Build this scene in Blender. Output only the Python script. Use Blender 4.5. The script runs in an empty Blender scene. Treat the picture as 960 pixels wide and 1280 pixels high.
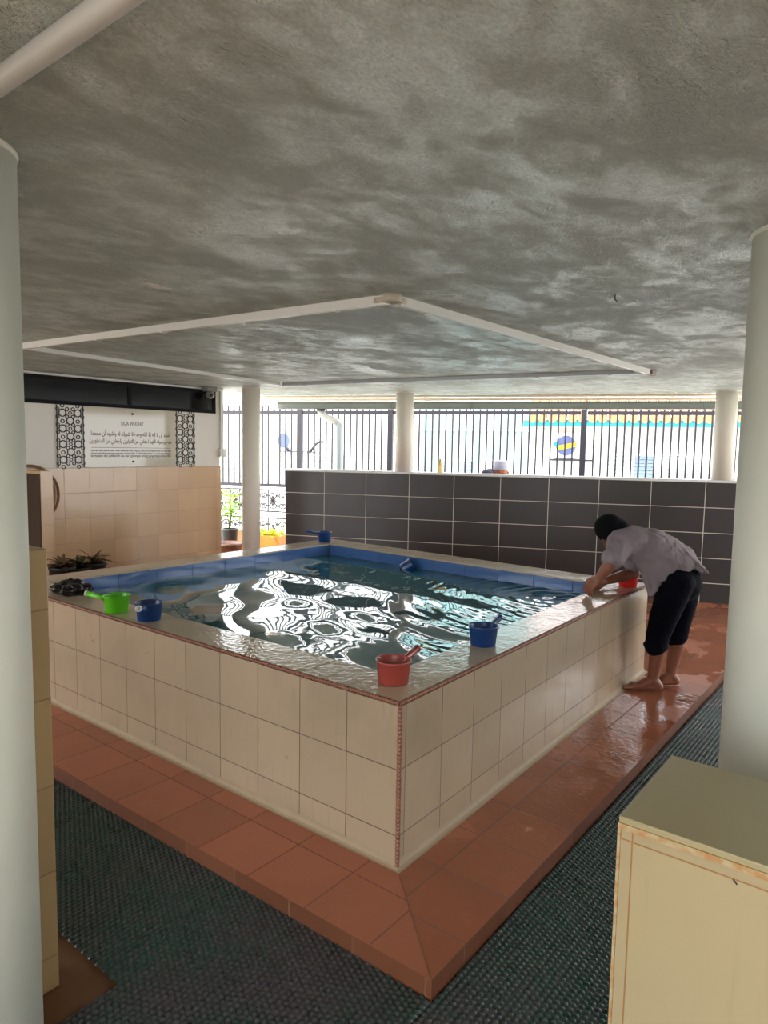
import bpy, bmesh, math, random
import numpy as np
from mathutils import Vector as V, Matrix, noise as mnoise
random.seed(7); rng = np.random.default_rng(5)
sc = bpy.context.scene; COL = sc.collection
PI = math.pi
# ------------------------------------------------------------------ camera
CAM = V((-2.0124, -1.4902, 1.6)); FPX = 863.35
FW = V((0.78259666, 0.61553868, -0.0930301)); RT = V((0.61936117, -0.7849279, 0.01673116)); UP = V((0.06272324, 0.07071298, 0.99552271))
cd = bpy.data.cameras.new('camera'); co = bpy.data.objects.new('camera', cd); COL.objects.link(co)
cd.sensor_fit = 'VERTICAL'; cd.sensor_height = 24; cd.lens = FPX / 1280 * 24; cd.clip_start = 0.02; cd.clip_end = 300
m = Matrix.Identity(4)
for i in range(3):
    m[i][0] = RT[i]; m[i][1] = UP[i]; m[i][2] = -FW[i]; m[i][3] = CAM[i]
co.matrix_world = m; sc.camera = co

def ray(u, v): return FW + RT * ((u - 480) / FPX) - UP * ((v - 640) / FPX)
def hit(u, v, p, n):
    d = ray(u, v); p = V(p); n = V(n); return CAM + d * ((p - CAM).dot(n) / d.dot(n))

# ------------------------------------------------------------------ mesh builder
def perp(d):
    d = d.normalized(); a = V((0, 0, 1)) if abs(d.z) < .9 else V((1, 0, 0))
    x = d.cross(a).normalized(); return x, x.cross(d).normalized()

class MB:
    def __init__(s): s.v = []; s.f = []; s.m = []; s.s = []
    def add(s, vs, fs, mi=0, smooth=False):
        o = len(s.v); s.v += [V(x) for x in vs]
        for f in fs: s.f.append([o + i for i in f]); s.m.append(mi); s.s.append(smooth)
    def box(s, a, b, mi=0, M=None):
        x0, y0, z0 = a; x1, y1, z1 = b
        vs = [V(p) for p in ((x0,y0,z0),(x1,y0,z0),(x1,y1,z0),(x0,y1,z0),(x0,y0,z1),(x1,y0,z1),(x1,y1,z1),(x0,y1,z1))]
        if M: vs = [M @ p for p in vs]
        s.add(vs, [(0,3,2,1),(4,5,6,7),(0,1,5,4),(1,2,6,5),(2,3,7,6),(3,0,4,7)], mi)
    def bar(s, p, q, w, h, up=(0,0,1), mi=0):            # rectangular bar from p to q; h along up
        p = V(p); q = V(q); d = (q - p).normalized(); up = V(up); x = d.cross(up).normalized(); u = x.cross(d).normalized()
        c = [p + x*a*w/2 + u*b*h/2 for a, b in ((-1,-1),(1,-1),(1,1),(-1,1))] + [q + x*a*w/2 + u*b*h/2 for a, b in ((-1,-1),(1,-1),(1,1),(-1,1))]
        s.add(c, [(0,1,2,3),(7,6,5,4),(0,4,5,1),(1,5,6,2),(2,6,7,3),(3,7,4,0)], mi)
    def prism(s, poly, z0, z1, mi=0, side=None, bottom=True):
        n = len(poly); vs = [V((p[0], p[1], z0)) for p in poly] + [V((p[0], p[1], z1)) for p in poly]
        fs = [tuple(range(n, 2*n))]
        if bottom: fs.append(tuple(range(n-1, -1, -1)))
        s.add(vs, fs, mi); s.add(vs, [(i, (i+1) % n, n + (i+1) % n, n + i) for i in range(n)], mi if side is None else side)
    def tube(s, pts, r, n=12, mi=0, caps=True, closed=False):
        pts = [V(p) for p in pts]; rs = r if isinstance(r, (list, tuple)) else [r]*len(pts); k = len(pts); vs = []; px = None
        for i, p in enumerate(pts):
            if closed: d = pts[(i+1) % k] - pts[i-1]
            else: d = pts[min(i+1, k-1)] - pts[max(i-1, 0)]
            d.normalize()
            if px is None: x, y = perp(d)
            else:
                x = (px - d*px.dot(d)).normalized(); y = x.cross(d)
            px = x
            vs += [p + (x*math.cos(2*PI*j/n) + y*math.sin(2*PI*j/n))*rs[i] for j in range(n)]
        fs = []; rings = k if closed else k-1
        for i in range(rings):
            a = i*n; b = ((i+1) % k)*n
            fs += [(a+j, b+j, b+(j+1) % n, a+(j+1) % n) for j in range(n)]
        o = len(s.v); s.add(vs, fs, mi, True)
        if caps and not closed:
            for f in (list(range(n-1,-1,-1)), list(range((k-1)*n, k*n))):
                s.f.append([o+i for i in f]); s.m.append(mi); s.s.append(False)
    def lathe(s, prof, n=32, mi=0, M=None, smooth=True):  # prof: (r, z)
        vs = []
        for r, z in prof:
            for j in range(n):
                p = V((r*math.cos(2*PI*j/n), r*math.sin(2*PI*j/n), z)); vs.append(M @ p if M else p)
        fs = []
        for i in range(len(prof)-1):
            fs += [(i*n+j, i*n+(j+1) % n, (i+1)*n+(j+1) % n, (i+1)*n+j) for j in range(n)]
        o = len(s.v); s.add(vs, fs, mi, smooth)
        if prof[0][0] > 1e-5: s.f.append([o+j for j in range(n-1,-1,-1)]); s.m.append(mi); s.s.append(False)
        if prof[-1][0] > 1e-5:
            k = (len(prof)-1)*n; s.f.append([o+k+j for j in range(n)]); s.m.append(mi); s.s.append(False)
    def ell(s, c, r, n=16, k=10, mi=0, M=None):
        vs = []; c = V(c)
        for i in range(k+1):
            t = PI*i/k
            for j in range(n):
                p = V((r[0]*math.sin(t)*math.cos(2*PI*j/n), r[1]*math.sin(t)*math.sin(2*PI*j/n), -r[2]*math.cos(t)))
                vs.append(c + (M @ p if M else p))
        s.add(vs, [(i*n+j, i*n+(j+1) % n, (i+1)*n+(j+1) % n, (i+1)*n+j) for i in range(k) for j in range(n)], mi, True)
    def caps(s, p, r0, q, r1, side=None, flat=1.0, n=16):   # tapered capsule; cross-section wider along `side` by 1/flat
        p = V(p); q = V(q); d = (q-p).normalized()
        if side is None: x, y = perp(d)
        else: x = (V(side) - d*V(side).dot(d)).normalized(); y = d.cross(x).normalized()
        vs = []; rows = []
        for t in (-1, -.8, -.5, -.2, 0): rows.append((p + d*(r0*flat*t), r0*math.sqrt(max(0, 1-t*t))))
        for t in (0, .2, .5, .8, 1): rows.append((q + d*(r1*flat*t), r1*math.sqrt(max(0, 1-t*t))))
        for c, r in rows:
            r = max(r, 1e-4); vs += [c + x*(r*math.cos(2*PI*j/n)) + y*(r*flat*math.sin(2*PI*j/n)) for j in range(n)]
        s.add(vs, [(i*n+j, i*n+(j+1) % n, (i+1)*n+(j+1) % n, (i+1)*n+j) for i in range(len(rows)-1) for j in range(n)], 0, True)
        o = len(s.v) - len(vs)
        s.f.append([o+j for j in range(n-1,-1,-1)]); s.m.append(0); s.s.append(True)
        s.f.append([len(s.v)-n+j for j in range(n)]); s.m.append(0); s.s.append(True)
    def mesh(s, name, mats, off=V((0,0,0)), uv=True):
        me = bpy.data.meshes.new(name); me.from_pydata([tuple(p - off) for p in s.v], [], s.f)
        if not isinstance(mats, (list, tuple)): mats = [mats]
        for x in mats: me.materials.append(x)
        me.polygons.foreach_set('material_index', s.m); me.polygons.foreach_set('use_smooth', s.s)
        bm = bmesh.new(); bm.from_mesh(me); bmesh.ops.recalc_face_normals(bm, faces=bm.faces); bm.to_mesh(me); bm.free()
        me.update()
        if uv: boxuv(me, off)
        return me

def boxuv(me, off=V((0,0,0))):                       # metre-scaled box mapping
    l = me.uv_layers.new(name='UVMap')
    for p in me.polygons:
        n = p.normal
        for li in p.loop_indices:
            c = me.vertices[me.loops[li].vertex_index].co + off
            if abs(n.z) > .7: l.data[li].uv = (c.x, c.y)
            else:
                t = V((-n.y, n.x, 0)).normalized(); l.data[li].uv = (c.dot(t), c.z)

def wloc(o):
    p = V(o.location)
    while o.parent: o = o.parent; p += V(o.location)
    return p
def link(name, me, parent=None, loc=None):
    o = bpy.data.objects.new(name, me); COL.objects.link(o)
    if parent: o.parent = parent
    if loc is not None: o.location = loc
    return o
def thing(name, label, cat, loc=(0,0,0), group=None):
    o = bpy.data.objects.new(name, None); COL.objects.link(o); o.location = loc; o.empty_display_size = .1
    o['label'] = label; o['category'] = cat
    if group: o['group'] = group
    return o
def part(name, mb, mats, parent, label=None):
    o = link(name, mb.mesh(name, mats, wloc(parent)), parent)
    if label: o['label'] = label
    return o
def solo(name, mb, mats, label, cat, group=None):
    xs = [p.x for p in mb.v]; ys = [p.y for p in mb.v]; zs = [p.z for p in mb.v]
    b = V(((min(xs)+max(xs))/2, (min(ys)+max(ys))/2, min(zs)))
    o = link(name, mb.mesh(name, mats, b), None, b); o['label'] = label; o['category'] = cat
    if group: o['group'] = group
    return o
def struct(name, mb, mats, label=None, cat=None):
    o = link(name, mb.mesh(name, mats)); o['kind'] = 'structure'
    if label: o['label'] = label
    if cat: o['category'] = cat
    return o
def bevel(o, w, seg=2):
    b = o.modifiers.new('bevel', 'BEVEL'); b.width = w; b.segments = seg; b.limit_method = 'ANGLE'; b.angle_limit = .6
    return o

# ------------------------------------------------------------------ materials
def lin(r, g, b):
    f = lambda c: (c/255/12.92 if c/255 <= .04045 else ((c/255+.055)/1.055)**2.4); return (f(r), f(g), f(b), 1)
class NT:
    def __init__(s, name):
        s.m = bpy.data.materials.new(name); s.m.use_nodes = True; s.t = s.m.node_tree; s.n = s.t.nodes
        s.b = s.n['Principled BSDF']; s.l = s.t.links
    def N(s, t, **k):
        n = s.n.new(t)
        for a, b in k.items(): setattr(n, a, b)
        return n
    def I(s, sock, v):
        if isinstance(v, bpy.types.NodeSocket): s.l.new(v, sock)
        else: sock.default_value = v
    def M(s, op, a, b=0.0, c=0.0):
        n = s.N('ShaderNodeMath', operation=op); s.I(n.inputs[0], a); s.I(n.inputs[1], b); s.I(n.inputs[2], c); return n.outputs[0]
    def mix(s, f, a, b):
        n = s.N('ShaderNodeMix', data_type='RGBA'); s.I(n.inputs[0], f); s.I(n.inputs[6], a); s.I(n.inputs[7], b); return n.outputs[2]
    def ramp(s, f, a, b, lo=0.0, hi=1.0):
        n = s.N('ShaderNodeMapRange', interpolation_type='SMOOTHSTEP'); s.I(n.inputs[0], f); n.inputs[1].default_value = a; n.inputs[2].default_value = b
        n.inputs[3].default_value = lo; n.inputs[4].default_value = hi; return n.outputs[0]
    def noise(s, scale, detail=3, rough=.55, vec=None, dist=0.0):
        n = s.N('ShaderNodeTexNoise'); n.inputs['Scale'].default_value = scale; n.inputs['Detail'].default_value = detail
        n.inputs['Roughness'].default_value = rough; n.inputs['Distortion'].default_value = dist
        s.l.new(vec if vec is not None else s.obj(), n.inputs['Vector']); return n.outputs[0]
    def obj(s):
        if not hasattr(s, '_o'): s._o = s.N('ShaderNodeTexCoord').outputs['Object']
        return s._o
    def map(s, scale, vec=None, rot=(0,0,0)):
        n = s.N('ShaderNodeMapping'); n.inputs['Scale'].default_value = scale; n.inputs['Rotation'].default_value = rot; s.l.new(vec if vec is not None else s.obj(), n.inputs[0]); return n.outputs[0]
    def bump(s, h, strength=.3, dist=.01, prev=None):
        n = s.N('ShaderNodeBump'); n.inputs['Strength'].default_value = strength; n.inputs['Distance'].default_value = dist; s.l.new(h, n.inputs['Height'])
        if prev is not None: s.l.new(prev, n.inputs['Normal'])
        return n.outputs[0]
    def set(s, **k):
        for a, v in k.items(): s.I(s.b.inputs[{'col':'Base Color','rough':'Roughness','metal':'Metallic','nrm':'Normal','spec':'Specular IOR Level','ior':'IOR','coat':'Coat Weight','coatr':'Coat Roughness','trans':'Transmission Weight','alpha':'Alpha'}[a]], v)
        return s.m

def plain(name, rgb, rough=.5, metal=0.0, var=.12, ns=12, bs=0.0, spec=.5, bscale=None):
    t = NT(name); c = lin(*rgb); n = t.noise(ns, 4)
    d = tuple(x*(1-var) for x in c[:3]) + (1,); e = tuple(min(1, x*(1+var)) for x in c[:3]) + (1,)
    t.set(col=t.mix(n, d, e), rough=rough, metal=metal, spec=spec)
    if bs: t.set(nrm=t.bump(t.noise(bscale or ns*6, 4), bs, .006))
    return t.m

def tile(name, rgb, grout, su, sv, ou=0., ov=0., gw=.004, rough=.22, var=.06, stag=0., wet=0.0, dirt=.12, bumpy=.12, wetscale=1.3, wetbump=.2):
    t = NT(name); uv = t.N('ShaderNodeUVMap').outputs[0]; sp = t.N('ShaderNodeSeparateXYZ'); t.l.new(uv, sp.inputs[0])
    v = t.M('DIVIDE', t.M('SUBTRACT', sp.outputs[1], ov), sv); rv = t.M('FLOOR', v)
    u = t.M('DIVIDE', t.M('SUBTRACT', sp.outputs[0], ou), su)
    if stag: u = t.M('ADD', u, t.M('MULTIPLY', rv, stag))
    ru = t.M('FLOOR', u)
    def edge(x, r, s_): f = t.M('SUBTRACT', x, r); return t.M('MULTIPLY', t.M('MINIMUM', f, t.M('SUBTRACT', 1.0, f)), s_)
    d = t.M('MINIMUM', edge(u, ru, su), edge(v, rv, sv))
    mask = t.ramp(d, gw*.35, gw*.8)                         # 0 in the grout, 1 on the tile
    cb = t.N('ShaderNodeCombineXYZ'); t.l.new(ru, cb.inputs[0]); t.l.new(rv, cb.inputs[1])
    wn = t.N('ShaderNodeTexWhiteNoise', noise_dimensions='2D'); t.l.new(cb.outputs[0], wn.inputs[0])
    c = lin(*rgb); lo = tuple(x*(1-var) for x in c[:3]) + (1,); hi = tuple(min(1, x*(1+var)) for x in c[:3]) + (1,)
    col = t.mix(wn.outputs[0], lo, hi)
    big = t.noise(2.3, 5, .6, dist=.4)
    col = t.mix(t.ramp(big, .45, .75, 0, dirt), col, tuple(x*.55 for x in c[:3]) + (1,))
    streak = t.noise(9, 4, .6, vec=t.map((6, 6, .5)))
    col = t.mix(t.ramp(streak, .55, .8, 0, dirt*1.2), col, tuple(x*.6 for x in c[:3]) + (1,))
    col = t.mix(mask, lin(*grout), col)
    rg = t.M('ADD', t.M('MULTIPLY', t.noise(5, 3), .12), rough - .06)
    if wet:
        wm = t.ramp(t.noise(wetscale, 4, .6, dist=.3), .5 - wet*.35, .56 - wet*.35)
        rg = t.M('MULTIPLY', rg, t.M('SUBTRACT', 1.0, t.M('MULTIPLY', wm, .75)))
        dark = t.mix(.8, (0, 0, 0, 1), col); col = t.mix(wm, col, dark)
    rg = t.M('MAXIMUM', rg, t.M('MULTIPLY', t.M('SUBTRACT', 1.0, mask), .8))
    nr = t.bump(mask, .35, .003)
    nr = t.bump(t.noise(7, 2), bumpy, .02, nr)
    if wet: nr = t.bump(t.noise(38, 3, .5, vec=t.map((1, 1, 1))), wetbump, .006, nr)
    return t.set(col=col, rough=rg, nrm=nr)

BEIGE = (170, 150, 125)
M = {}
M['pool_left'] = tile('cream wall tile', BEIGE, (92, 74, 58), .2625, .262, 0, .125, gw=.0035, rough=.3, dirt=.3)
M['pool_right'] = tile('cream wall tile right', BEIGE, (92, 74, 58), .2565, .262, .04, .125, gw=.0035, rough=.16, dirt=.3)
M['rim'] = tile('wet cream rim tile', (206, 188, 160), (150, 128, 105), .2625, .2625, 0, 0, rough=.1, wet=1.0, dirt=.2, wetbump=.35)
M['lining'] = tile('blue lining tile', (72, 110, 166), (42, 66, 106), .32, .2, 0, .45, rough=.15, var=.12)
M['dado'] = tile('peach wall tile', (206, 172, 136), (170, 142, 115), .2625, .25, 1.36, 1.346, gw=.003, rough=.2)
M['stub'] = tile('cream pier tile', (182, 156, 114), (150, 122, 92), .2625, .27, .13, .03, gw=.004, rough=.3)
M['boxtile'] = tile('cream counter tile', (176, 160, 124), (158, 116, 70), .9, .9, 1.03, -.165, gw=.0032, rough=.3, var=.04)
M['black'] = tile('charcoal wall tile', (51, 46, 46), (205, 195, 180), .54, .27, 0, 1.29, gw=.0062, rough=.38, var=.12, dirt=.2)
M['orange'] = tile('terracotta floor tile', (168, 102, 75), (122, 78, 58), .29, .29, .11, .13, gw=.0045, rough=.42, var=.12, dirt=.35)
M['orange_wet'] = tile('wet terracotta floor tile', (172, 104, 76), (122, 78, 58), .29, .29, .11, .13, gw=.0045, rough=.36, var=.1, wet=.2, dirt=.3, bumpy=.2, wetscale=1.6, wetbump=.3)
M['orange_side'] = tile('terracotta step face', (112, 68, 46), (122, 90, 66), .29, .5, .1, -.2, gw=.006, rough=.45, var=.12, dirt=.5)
M['brownfloor'] = plain('brown floor', (120, 84, 58), .5)
M['paintwhite'] = plain('white column paint', (206, 209, 196), .55, var=.05, ns=6, bs=.12, bscale=30)
M['paintcream'] = plain('cream column paint', (222, 214, 200), .5, var=.05, ns=6, bs=.08, bscale=30)
M['wallwhite'] = plain('white wall paint', (226, 222, 214), .5, var=.04, ns=3)
M['pvc'] = plain('white pvc', (214, 214, 208), .35, var=.03)
M['pvcgrey'] = plain('grey pvc', (176, 184, 186), .4, var=.05)
M['gutter'] = plain('grey green painted metal gutter', (92, 98, 92), .45, var=.06)
M['cream'] = plain('cream pipe paint', (214, 196, 172), .4, var=.05)
M['darkmetal'] = plain('dark plum painted steel', (34, 29, 38), .45, var=.1)
M['blackmetal'] = plain('black iron', (40, 36, 40), .5, var=.1)
M['blackframe'] = plain('black aluminium frame', (14, 13, 16), .6, spec=.15, var=.1)
M['blackglass'] = plain('dark tinted glass', (8, 8, 11), .12, spec=.25, var=.3, ns=3)
M['trim'] = plain('terracotta bead trim', (134, 86, 66), .4, var=.35, ns=40)
M['red'] = plain('brick red plastic', (160, 68, 60), .32, var=.08)
M['brightred'] = plain('bright red plastic', (226, 44, 44), .3, var=.06)
M['blue'] = plain('blue plastic', (18, 58, 118), .28, var=.08)
M['green'] = plain('lime green plastic', (96, 200, 34), .3, var=.06)
M['capwhite'] = plain('white plastic', (226, 226, 222), .35, var=.03)
M['blackbag'] = plain('black polythene', (16, 16, 18), .22, var=.3, bs=.5)
M['skin'] = plain('brown skin', (140, 86, 64), .5, var=.1, ns=25, bs=.06)
M['skinred'] = plain('flushed skin', (196, 122, 92), .5, var=.08, ns=20)
M['hair'] = plain('black knit cap', (12, 12, 14), .85, spec=.15, var=.2, ns=120, bs=.3)
M['capgrey'] = plain('pale lilac cap cloth', (196, 194, 214), .8, var=.06, ns=60, bs=.2)
M['plum'] = plain('dark plum cloth', (58, 46, 66), .8, var=.12, ns=40, bs=.2)
M['trouser'] = plain('navy cloth', (7, 9, 20), .9, spec=.12, var=.15, ns=30, bs=.35, bscale=60)
M['leafdark'] = plain('dark olive leaf', (70, 72, 46), .45, var=.35, ns=20)
M['leafred'] = plain('bronze leaf', (96, 70, 48), .45, var=.35, ns=20)
M['leafbright'] = plain('bright green leaf', (150, 196, 60), .5, var=.25, ns=16)
M['leafyellow'] = plain('yellow green leaf', (196, 206, 60), .5, var=.2, ns=16)
M['soil'] = plain('dark soil', (58, 44, 34), .9, var=.3, ns=60, bs=.4)
M['glazed'] = plain('dark brown glazed clay', (86, 50, 34), .18, var=.45, ns=14)
M['terracotta'] = plain('terracotta clay', (190, 98, 58), .6, var=.12)
M['orangeclay'] = plain('orange plastic trough', (222, 124, 48), .5, var=.08)
M['jbox'] = plain('dusty cream box', (184, 178, 160), .5, var=.12)
M['creampot'] = plain('cream pot plastic', (224, 206, 160), .5, var=.06)
M['blackpot'] = plain('black nursery bag', (40, 38, 40), .5, var=.1)
M['house_white'] = plain('white house render', (214, 216, 214), .8, var=.03, ns=2)
M['house_cyan'] = plain('pale cyan house render', (160, 198, 200), .8, var=.04, ns=2)
M['aqua'] = plain('aqua fascia paint', (30, 150, 175), .6, var=.08)
M['rooftile'] = plain('yellow orange roof tile', (190, 122, 84), .6, var=.3, ns=5)
M['wframe'] = plain('white window frame', (224, 226, 228), .5, var=.03)
M['wglass'] = plain('blue grey louvre glass', (112, 128, 150), .15, var=.2, ns=4)
M['sage'] = plain('pale sage window', (176, 196, 190), .4, var=.1)
M['yellow'] = plain('yellow bottle plastic', (246, 222, 140), .3, var=.05)
M['pave'] = plain('sunlit pale paving', (198, 194, 186), .8, var=.08, ns=3)
M['brownhose'] = plain('brown rattan hoop', (128, 88, 50), .55, var=.2, ns=40)
M['mirrorblue'] = plain('blue grey mesh dish', (66, 78, 108), .5, var=.15, ns=8)
M['emb1'] = plain('sign mid blue', (74, 84, 130), .5, var=.4, ns=9)
M['emb2'] = plain('sign yellow', (190, 160, 10), .5, var=.15, ns=9)
M['emb3'] = plain('sign cyan', (20, 120, 140), .5, var=.1)
M['ink'] = plain('black ink', (26, 24, 24), .5, var=.05)
M['maroon'] = plain('maroon ink', (104, 30, 44), .5, var=.05)
M['cctv'] = plain('grey camera plastic', (120, 118, 114), .4, var=.06)
M['lens'] = plain('black lens', (12, 12, 14), .06, var=.1)

# sign acrylic: glossy cream
M['acrylic'] = plain('cream acrylic sheet', (198, 190, 170), .06, var=.02)
M['latticeback'] = plain('cream lattice backing', (226, 222, 210), .3, var=.02)
# shirt
t = NT('mauve grey cotton'); n1 = t.noise(5, 4); fine = t.noise(160, 2)
w = t.noise(4.5, 3, .5, vec=t.map((1, 1, .45), rot=(.4, .3, .5)), dist=.8)
M['shirt'] = t.set(col=t.mix(n1, lin(126, 114, 121), lin(156, 143, 149)), rough=.85, nrm=t.bump(w, .9, .09, t.bump(fine, .15, .002)), spec=.2)
# ceiling plaster: rough trowelled white paint with glossy patches, their sheen also painted lighter
t = NT('trowelled ceiling plaster')
big = t.noise(1.9, 7, .7, vec=t.map((1, 1.4, 1), rot=(0, 0, .7)), dist=.5)
mid = t.noise(5.5, 5, .65, vec=t.map((1, 1.6, 1), rot=(0, 0, .55)), dist=.6)
patch = t.ramp(t.M('ADD', t.M('MULTIPLY', big, .6), t.M('MULTIPLY', mid, .4)), .4, .64)
fine = t.noise(95, 4, .65, vec=t.map((1, 1.5, 1), rot=(0, 0, .65))); vfine = t.noise(260, 2, .5)
col = t.mix(patch, lin(182, 190, 180), lin(228, 238, 229))
col = t.mix(t.ramp(fine, .35, .65, 0, .5), col, lin(168, 175, 166))
m2 = t.noise(34, 4, .6, vec=t.map((1, 1.7, 1), rot=(0, 0, .6)), dist=.5); h = t.M('ADD', t.M('ADD', t.M('MULTIPLY', fine, .9), t.M('MULTIPLY', vfine, .35)), t.M('MULTIPLY', m2, 1.3))
M['ceiling'] = t.set(col=col, rough=t.ramp(patch, 0, 1, .58, .27), nrm=t.bump(mid, .25, .03, t.bump(h, .95, .022)), spec=.5)
# water
t = NT('pool water')
M['water'] = t.set(col=lin(44, 96, 106), rough=.015, ior=1.34, nrm=t.bump(t.noise(14, 2, .5), .015, .02))
# rubber mat
t = NT('woven rubber mat'); g1 = t.ramp(t.noise(1.1, 4, .6), .36, .56); g2 = t.noise(45, 2)
col = t.mix(g1, lin(64, 62, 66), lin(22, 68, 58)); col = t.mix(t.ramp(g2, .3, .7, 0, .6), col, lin(78, 75, 80))
M['mat'] = t.set(col=col, rough=t.ramp(t.noise(3, 3), .3, .7, .2, .42), spec=.6)

# ------------------------------------------------------------------ layout
FLOOR = -.08; ZC = 2.26; ZR = .654; WATER = .55
NC, RC, FC, LC = V((0, 0)), V((3.04, .046)), V((3.2, 3.312)), V((-.015, 3.376))
iNC, iRC, iFC, iLC = V((.215, .215)), V((2.82, .25)), V((2.94, 3.08)), V((.2, 3.14))
A3 = V((4.228, 4.363, 0)); E3 = V((.3746, -.9272, 0)); N3 = V((.9272, .3746, 0))   # back wall frame (rotated from the pool)
def wp(s, n, z): return A3 + E3*s + N3*n + V((0, 0, z))
def whit(u, v, n): return hit(u, v, wp(0, n, 0), N3)
def ws(u, v, n): p = whit(u, v, n); return (p - A3).dot(E3), p.z
YW = 5.17                                                     # left wall plane

# ---- floor, ground, ceiling
b = MB(); b.prism([(-7, -6), (7.2, -6), (5.6, 1.5), (4.9, 3.2), (3.2, 7.5), (-7, 7.5)], FLOOR-.12, FLOOR); struct('floor', b, M['brownfloor'], 'brown floor under the rubber mats')
b = MB(); b.box((-40, -40, -.5), (60, 60, -.22)); struct('ground', b, M['pave'], 'pale paved ground outside', 'ground')
b = MB()
cpoly = [(-3.4, -3.2)] + [tuple(wp(s, .5, 0)[:2]) for s in (8.6, -1.05)] + [(3.3, 5.4), (-3.4, 5.4)]
b.prism(cpoly, ZC, ZC+.28); struct('ceiling', b, M['ceiling'], 'rough grey white plaster ceiling')

# ---- platform (terracotta step around the pool)
pl = MB()
P_out = [V((-.38, -.42)), V((6.0, -.40)), wp(5.18, -.001, 0).to_2d(), wp(-.5, -.001, 0).to_2d(), V((3.3, YW-.001)), V((-.5, YW-.001))]
def quad2(ps, mi=0): pl.add([V((p[0], p[1], 0)) for p in ps], [tuple(range(len(ps)))], mi)
RW = wp(4.86, -.001, 0).to_2d()
quad2([P_out[0], P_out[1], RW, RC, NC])                        # right strip
quad2([NC, LC, P_out[5], P_out[0]], 1)                         # left strip
quad2([RC, RW, P_out[3], FC], 0); quad2([FC, P_out[3], P_out[4], P_out[5], LC], 0)
o4 = [P_out[0], P_out[1], RW, P_out[3], P_out[4], P_out[5]]
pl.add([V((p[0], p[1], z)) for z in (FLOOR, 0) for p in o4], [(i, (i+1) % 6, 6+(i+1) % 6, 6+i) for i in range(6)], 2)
def strip(p, q, w=.0035):
    p = V((*p, .0006)); q = V((*q, .0006)); x = (q-p).cross(V((0,0,1))).normalized()*w/2
    pl.add([p-x, q-x, q+x, p+x], [(0,1,2,3)], 3)
strip(NC, P_out[0])
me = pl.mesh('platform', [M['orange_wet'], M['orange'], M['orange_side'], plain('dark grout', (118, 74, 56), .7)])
uvl = me.uv_layers[0]
for p in me.polygons:                                          # tile runs follow the pool sides
    if p.material_index in (0, 1) and abs(p.normal.z) > .7:
        for li in p.loop_indices:
            c = me.vertices[me.loops[li].vertex_index].co
            uvl.data[li].uv = (c.x, -c.y + .0) if p.material_index == 0 else (c.y, -c.x)
pf = link('platform', me); pf['kind'] = 'structure'; pf['label'] = 'terracotta tiled step around the pool'; pf['category'] = 'platform'

# ---- pool
pool = thing('ablution_pool', 'large square raised pool clad in cream tiles, standing on the terracotta step', 'pool', (1.55, 1.68, 0))
def wallpart(name, p, q, pi, qi, mi, z1=ZR-.018):
    b = MB(); b.prism([p, q, qi, pi], 0.0, z1, mi); return b
b = MB(); b.prism([NC, RC, iRC, iNC], 0.0005, ZR-.02, 1); b.prism([NC, iNC, iLC, LC], .0005, ZR-.02, 0)
b.prism([LC, iLC, iFC, FC], .0005, ZR-.02, 0); b.prism([RC, FC, iFC, iRC], .0005, ZR-.02, 0)
part('side_wall', b, [M['pool_left'], M['pool_right']], pool)
b = MB()
def inset(c, o, k=.006): d = V((o[0]-c[0], o[1]-c[1])); return V((c[0], c[1])) + d*k
ctr = V((1.56, 1.69))
q = [inset(x, ctr, .005) for x in (NC, RC, FC, LC)]; qi = [inset(x, ctr, .008) for x in (iNC, iRC, iFC, iLC)]
for i in range(4): b.prism([q[i], q[(i+1) % 4], qi[(i+1) % 4], qi[i]], ZR-.02, ZR)
part('coping', b, M['rim'], pool, 'wet cream tiled coping')
b = MB(); ins = [iNC, iRC, iFC, iLC]; in2 = [inset(x, ctr, .012) for x in ins]
for i in range(4): b.prism([ins[i], ins[(i+1) % 4], in2[(i+1) % 4], in2[i]], .02, ZR-.012)
b.prism(in2, .01, .03); part('lining', b, M['lining'], pool, 'blue tiled inner lining')
def beads(p, q, r=.0075, pitch=.016):
    p = V(p); q = V(q); n = int((q-p).length/pitch); b = MB(); pts = []; rs = []
    for i in range(n):
        for f, k in ((.08, .72), (.3, 1.0), (.7, 1.0), (.92, .72)): pts.append(p + (q-p)*((i+f)/n)); rs.append(r*k)
    b.tube(pts, rs, 6); return b
zt = ZR-.0075; c4 = [V((*x, zt)) for x in (NC, RC, FC, LC)]
for i in range(4): part('edge_trim', beads(c4[i], c4[(i+1) % 4], .0095), M['trim'], pool, 'ribbed terracotta edge trim')
b = MB(); prof = [(0.001, .03), (.003, .018), (.009, .008), (.017, .003), (.027, .0008)]; cs = [LC, NC, RC]
rows = [[V((*inset(c, ctr, -d*1.41/(ctr-c).length), z_)) for c in cs] for d, z_ in prof]
for i in range(len(rows)-1):
    for j in range(2): b.add([rows[i][j], rows[i][j+1], rows[i+1][j+1], rows[i+1][j]], [(0,1,2,3)], j, True)
M['cove'] = plain('dull cream cove', (160, 140, 114), .7, var=.12)
part('base_cove', b, [M['cove'], M['cove']], pool)
part('corner_trim', beads((-.001, -.001, .004), (-.001, -.001, ZR-.012), .0105), M['trim'], pool, 'ribbed terracotta corner trim')
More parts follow.
